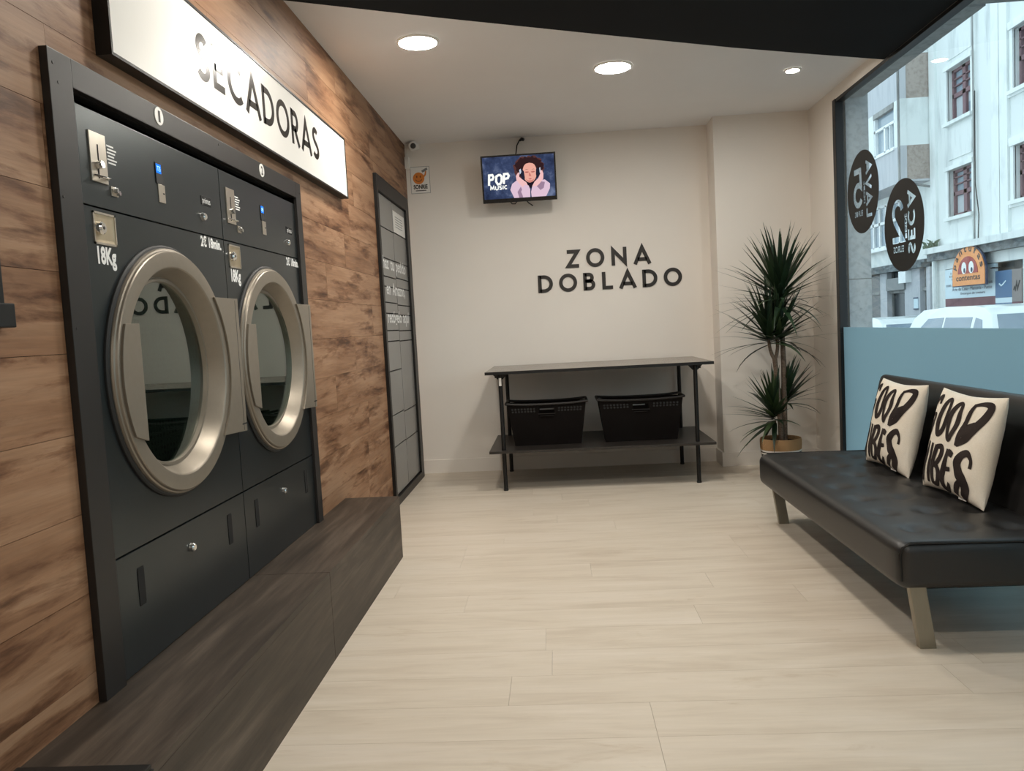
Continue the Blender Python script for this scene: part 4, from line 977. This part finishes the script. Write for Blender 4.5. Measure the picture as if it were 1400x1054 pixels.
# ground floor of the white building
mb = MB()
for (y0, y1) in ((25.45, 26.2), (18.0, 21.35), (2.0, 14.0)): mb.box(XF, XF+.4, y0, y1, SG, 2.52)
mb.box(XF, XF+.4, 21.35, 25.45, 2.2, 2.52).box(XF, XF+.4, 14, 18, 2.2, 2.52).build('ground_floor_wall', 'fwhite', A)
box('shop_opening', 'shopdark', A, XF+.3, XF+.38, 14, 18, SG, 2.2)
sh = thing('shop_front_panel', (XF, 23.4, SG), 'patchwork shop panel of pale blue, maroon, blue and taupe boards across the street', 'shop front')
def P(name, mat, y0, y1, z0, z1, t=0): return box(name, mat, sh, XF-.03-t, XF+.05, y0, y1, z0, z1)
P('sign_board', 'palep', 22.6, 25.40, 1.30, 2.18); P('panel', 'maroon', 22.6, 25.40, SG, 1.297)
P('panel', 'bluep', 21.80, 22.597, 1.24, 1.96); P('panel', 'taupep', 21.36, 21.797, 1.12, 1.96); P('panel', 'palep', 21.80, 22.597, 1.10, 1.237); P('panel', 'bluep', 21.80, 22.597, SG, 1.097); P('panel', 'maroon', 21.36, 21.797, SG, 1.117)
Fsh = lambda a, b, t: (XF-.03-t, 25.40-a, b)      # seen from -x : right = -y
for (tx, a, b, wd, hh) in (('con luz de artesanía Bordados', .08, 1.66, 2.6, .10), ('Arte de Casa - Mercería - Punto', .45, 1.52, 2.2, .10), ('Encargos de costura', .95, 1.40, 1.35, .07)):
    text('sign_lettering', tx, 'navy', sh, Fsh, a, b, wd, hh, .01)
mb = MB()
for q in range(9): mb.box(XF-.035, XF-.031, 24.72+.05*(q % 3)+.12*(q//3), 24.74+.07*(q % 3)+.12*(q//3), 1.84+.09*((q*2) % 3), 1.90+.09*((q*2) % 3))
mb.build('emblem_marks', 'greyp', sh)
mb = MB(); 
for q in range(7):
    a = math.radians(180*q/6); disc(mb, Fsh, 3.12+.19*math.cos(a), .74+.17*math.sin(a), .035, .035, .012, 8)
mb.build('emblem_dots', 'palep', sh); MB().box(XF-.045, XF-.031, 22.05, 22.5, .60, .68).build('emblem_bar', 'palep', sh)
mb = MB()
for k in ribbon([(3.0, 1.62), (3.1, 1.56), (3.2, 1.60), (3.32, 1.68)], .035): mb.prism(k, Fsh, 0, .01)
mb.build('swoosh', 'palep', sh)
mb = MB()
for k in ribbon([(3.68, 1.42), (3.72, 1.50), (3.76, 1.42), (3.82, 1.62), (3.86, 1.44), (3.96, 1.66)], .03): mb.prism(k, Fsh, 0, .01)
mb.build('script_mark', 'cartrim', sh)
ag = thing('arched_shop_sign', (XF-.25, 23.45, 1.9), 'arched orange shop sign with two eyes hanging over the panel', 'sign')
Fa = lambda a, b, t: (XF-.28-t, 23.50-a, 1.98+b)
def archp(r_, h_, n=20): return [(-r_, -h_)]+[(r_, -h_)]+arc(0, 0, r_, r_*.86, 0, 180, n)
MB().prism(archp(.93, .36), Fa, -.05, 0).build('sign_body', 'navy', ag); MB().prism(archp(.88, .33), Fa, .001, .02).build('sign_face', 'orange2', ag)
MB().prism(arc(0, .0, .55, .48, 0, 180, 20), Fa, .021, .028).build('red_half_disc', 'redp', ag)
for s in (-1, 1):
    e_ = disc(MB(), Fa, s*.2, .16, .14, .17, .030, 18); e_ = e_.build('eye', 'white', ag)
    disc(MB(), Fa, s*.2+.03*1, .09, .055, .07, .032, 12).build('pupil', 'navy', e_)
m = MB(); wtx = 'pantufas'
for i, chh in enumerate(wtx):
    ang = math.radians(162-i*144/(len(wtx)-1)); ca, cb = .70*math.cos(ang), .62*math.sin(ang); v_, f_ = text2d(chh, .02); ro = ang-PI/2
    m.add([Fa(ca+((a-.5)*.15)*math.cos(ro)-(b*.2)*math.sin(ro), cb+((a-.5)*.15)*math.sin(ro)+(b*.2)*math.cos(ro), .024) for a, b in v_], f_)
text('t', 'contentas', None, None, Fa, -.66, -.19, 1.32, .17, .024, mb=m, bold=.015); m.build('sign_lettering', 'vinyl', ag)
MB().tube([(XF, 22.42, 2.05), (XF-.25, 22.42, 2.05)], .02, 6).tube([(XF, 24.3, 1.9), (XF-.28, 24.3, 1.9)], .02, 6).build('bracket', 'cartrim', ag)
wd_ = thing('wall_weeds', (XF-.2, 26.1, 2.9), 'small clump of weeds growing on the ledge of the white building', 'plant')
mb = MB(); rr = random.Random(4)
for q in range(26):
    a = rr.uniform(0, 2*PI); l = rr.uniform(.15, .35); p = Vector((XF-.2+rr.uniform(-.1, .1), 26.0+rr.uniform(-.35, .35), 2.9))
    mb.tube([p, p+Vector((math.cos(a)*l*.3, math.sin(a)*l*.3, l*.6)), p+Vector((math.cos(a)*l*.6, math.sin(a)*l*.6, l*.8))], [.02, .03, .005], 4)
mb.build('stalks', 'plantgreen', wd_)
# left building with projecting bay
Bd = thing('bay_building', (XF, 31, SG), 'pale building with projecting beige bay and white windows', 'building')
XO = 11.04
def baywall():
    bands = [(5.1, 6.16, 'fbrown', 'fgrey'), (6.16, 7.60, 'fwhite2', 'fwhite2'), (7.60, 8.95, 'fbrown', 'fgrey'), (8.95, 10.4, 'fwhite2', 'fwhite2'), (10.4, 12.5, 'fbrown', 'fgrey')]
    wins = [(26.55, 28.25), (28.9, 30.3)]
    for (z0, z1, ms, mf) in bands:
        box('bay_side', ms, Bd, XO+.02, XF, 26.22, 26.36, z0, z1)
        if mf == 'fwhite2':
            ys_ = [26.2, 26.62, 28.25, 28.75, 30.2, 36]; 
            for q in (0, 2, 4): box('bay_front', mf, Bd, XO, XO+.2, ys_[q], ys_[q+1], z0, z1)
            for q in (1, 3):
                wn = box('window', 'wglass', Bd, XO+.12, XO+.14, ys_[q], ys_[q+1], z0+.02, z1-.02); m = MB(); a, b = ys_[q], ys_[q+1]
                for r_ in ((a, a+.07, z0, z1), (b-.07, b, z0, z1), (a, b, z0, z0+.08), (a, b, z1-.07, z1), (a, b, z0+.82, z0+.90), ((a+b)/2-.05, (a+b)/2+.05, z0, z0+.85), (a+(b-a)*.24, a+(b-a)*.24+.05, z0, z0+.85)): m.box(XO+.02, XO+.12, *r_)
                m.build('window_frame', 'wwhite', wn); MB().box(XO-.02, XO+.12, a, b, z1-.16, z1).build('shutter_box', 'fgreyd', wn)
                MB().box(XO-.05, XO+.12, a, b, z0-.05, z0+.01).build('window_sill', 'wwhite', wn)
        else: box('bay_front', mf, Bd, XO, XO+.2, 26.2, 36, z0, z1)
baywall()
box('bay_underside', 'fgrey', Bd, XO, XF, 26.2, 36, 5.04, 5.1)
MB().tube([(XO-.04, 26.22, 12), (XO-.04, 26.22, 5.06), (XO+.2, 26.24, 5.0), (XF-.05, 26.24, 4.85)], .035, 6).build('drain_pipe', 'fgreyd', Bd)
box('wall', 'fwhite2', Bd, XF, XF+.3, 26.2, 40, 2.5, 5.1); box('core', 'fgreyd', Bd, XF+.3, XF+8, 26.2, 40, SG, 12.5)
wn = box('window', 'wglass', Bd, XF-.03, XF-.01, 27.9, 31.9, 3.32, 4.75); m = MB()
for r_ in ((27.9, 31.9, 3.22, 3.34), (27.9, 31.9, 4.10, 4.2), (27.9, 31.9, 4.7, 4.8))+tuple((27.9+q*.56-.05, 27.9+q*.56+.05, 3.3, 4.75) for q in range(8)): m.box(XF-.09, XF-.03, *r_)
m.build('window_frame', 'wwhite', wn); MB().box(XF-.25, XF, 27.7, 32.3, 3.16, 3.23).build('window_sill', 'wwhite', wn)
MB().box(XF-.3, XF, 26.4, 40, 2.36, 2.52).box(XF-.2, XF, 26.4, 40, 2.5, 2.62).build('cornice', 'fcornice', Bd)
for (y0, y1) in ((26.25, 26.5), (26.95, 28.1), (29.55, 30.15), (32.4, 40)): box('pier', 'fgrey', Bd, XF-.1, XF+.3, y0, y1, SG, 2.36)
for (y0, y1) in ((26.5, 26.95), (28.1, 29.55), (30.15, 32.4)): 
    o = box('shop_window', 'shopdark', Bd, XF+.12, XF+.16, y0, y1, SG, 2.36); MB().box(XF-.02, XF+.12, y0, y1, 1.62, 1.72).box(XF+.06, XF+.12, y0, y0+.06, SG, 2.36).box(XF+.06, XF+.12, y1-.06, y1, SG, 2.36).build('transom', 'fgreyd', o)
box('name_board', 'greyp', Bd, XF-.16, XF-.05, 28.0, 29.5, 1.72, 2.14)
lb = box('wall_box', 'wwhite', Bd, XF-.3, XF-.1, 27.55, 28.1, 1.93, 2.32); 
ob = thing('house_number_plate', (XF-.13, 27.2, 1.1), 'small blue-framed plate on the grey pier across the street', 'plate')
box('plate', 'palep', ob, XF-.13, XF-.1, 27.05, 27.35, 1.05, 1.4); MB().box(XF-.14, XF-.131, 27.03, 27.37, 1.02, 1.06).box(XF-.14, XF-.131, 27.03, 27.37, 1.38, 1.42).build('plate_frame', 'navy', ob)
# parked cars
def car(xn, y_near, L, wdt, roof, label):
    """car parked along y: side at xn, near end at y_near; roof height in world z"""
    z0 = SG-.12; t = thing('parked_car', (xn+wdt/2, y_near+L/2, z0), label, 'car', 'white cars parked along the far kerb')
    hb = .86; R_ = roof-z0
    low = [(0.05, .32), (0, .5), (.03, .78), (.12, .90), (1.02, .97), (L-.35, .95), (L-.04, .86), (L, .55), (L-.03, .32)]
    def sect(k): return lambda a, b, tt: (xn+wdt/2+tt*(1-.04*max(0, (b-.8)/.7))*1.0, y_near+a, z0+b)
    MB().prism(low, sect(0), -wdt/2, wdt/2).build('body', 'carw', t, .03)
    # cabin: lofted roof with tumblehome
    cab = [(.10, .90), (.50, R_-.16), (.78, R_-.04), (1.15, R_), (L*.55, R_), (L*.78, R_-.05), (L-.55, R_-.22), (L-.22, .93)]
    def ins(b): return wdt/2-.03-.20*max(0, (b-.9)/(R_-.9))
    v = []; n = len(cab)
    for s in (-1, 1): v += [(xn+wdt/2+s*ins(b), y_near+a, z0+b) for a, b in cab]
    f = [tuple(range(n)), tuple(range(2*n-1, n-1, -1))]+[(i, (i+1) % n, n+(i+1) % n, n+i) for i in range(n)]
    MB().add(v, f).build('cabin', 'carw', t, .04, smooth=True)
    def glass(poly, s, nm='side_window'):
        MB().add([(xn+wdt/2+s*(ins(b)+.006), y_near+a, z0+b) for a, b in poly]+[(xn+wdt/2+s*(ins(b)-.02), y_near+a, z0+b) for a, b in poly], [tuple(range(len(poly))), tuple(range(2*len(poly)-1, len(poly)-1, -1))]+[(i, (i+1) % len(poly), len(poly)+(i+1) % len(poly), len(poly)+i) for i in range(len(poly))]).build(nm, 'carglass', t)
    for s in (-1, 1):
        glass([(.52, .95), (.74, R_-.26), (.98, R_-.22), (.98, .95)], s); glass([(1.10, .95), (1.10, R_-.21), (L*.52, R_-.21), (L*.52, .95)], s); glass([(L*.52+.08, .95), (L*.52+.08, R_-.21), (L*.70, R_-.23), (L-.55, .95)], s)
    for (a0, b0, a1, b1, nm) in ((.13, .97, .49, R_-.17, 'windscreen'), (L-.25, .97, L-.54, R_-.24, 'rear_window')):
        sgn = -1 if a0 < 1 else 1
        p0 = [(xn+wdt/2-ins(b0)+.12, y_near+a0+sgn*.012, z0+b0), (xn+wdt/2+ins(b0)-.12, y_near+a0+sgn*.012, z0+b0), (xn+wdt/2+ins(b1)-.10, y_near+a1+sgn*.012, z0+b1), (xn+wdt/2-ins(b1)+.10, y_near+a1+sgn*.012, z0+b1)]
        MB().add(p0+[(x_, y_-sgn*.04, z_-.01) for x_, y_, z_ in p0], [(0, 1, 2, 3), (7, 6, 5, 4), (0, 4, 5, 1), (1, 5, 6, 2), (2, 6, 7, 3), (3, 7, 4, 0)]).build(nm, 'carglass', t)
    for a in (.78, L-.80):
        for s in (-1, 1):
            cx = xn+wdt/2+s*(wdt/2-.09); wl_ = MB().lathe([(.19, -.1), (.30, -.1), (.315, -.08), (.315, .08), (.30, .1), (.19, .1)], lambda p, q, h: (cx+h, y_near+a+p, z0+.315+q), 24, True).build('wheel', 'tyre', t, smooth=True)
            MB().lathe([(0, s*.07), (.05, s*.085), (.19, s*.06), (.19, -s*.04), (0, -s*.04)], lambda p, q, h: (cx+h, y_near+a+p, z0+.315+q), 20).build('wheel_hub', 'hub', wl_, smooth=True)
    for s in (-1, 1):
        MB().box(xn+wdt/2+s*(wdt/2-.32), xn+wdt/2+s*(wdt/2-.06), y_near-.008, y_near+.06, z0+.58, z0+.76).build('tail_light', 'carred', t, .01); MB().box(xn+wdt/2+s*(wdt/2-.36), xn+wdt/2+s*(wdt/2-.06), y_near+L-.08, y_near+L+.004, z0+.58, z0+.72).build('headlight', 'carlight', t, .01)
    MB().box(xn+.05, xn+wdt-.05, y_near-.02, y_near+.06, z0+.30, z0+.46).box(xn+.05, xn+wdt-.05, y_near+L-.06, y_near+L+.02, z0+.28, z0+.46).build('bumper', 'cartrim', t, .01)
car(7.6, 14.35, 4.1, 1.75, 1.09, 'white hatchback parked opposite, nearer one with its rear window in view')
car(7.7, 19.4, 4.2, 1.75, .90, 'white car parked farther along, only its roof above the frosted film')
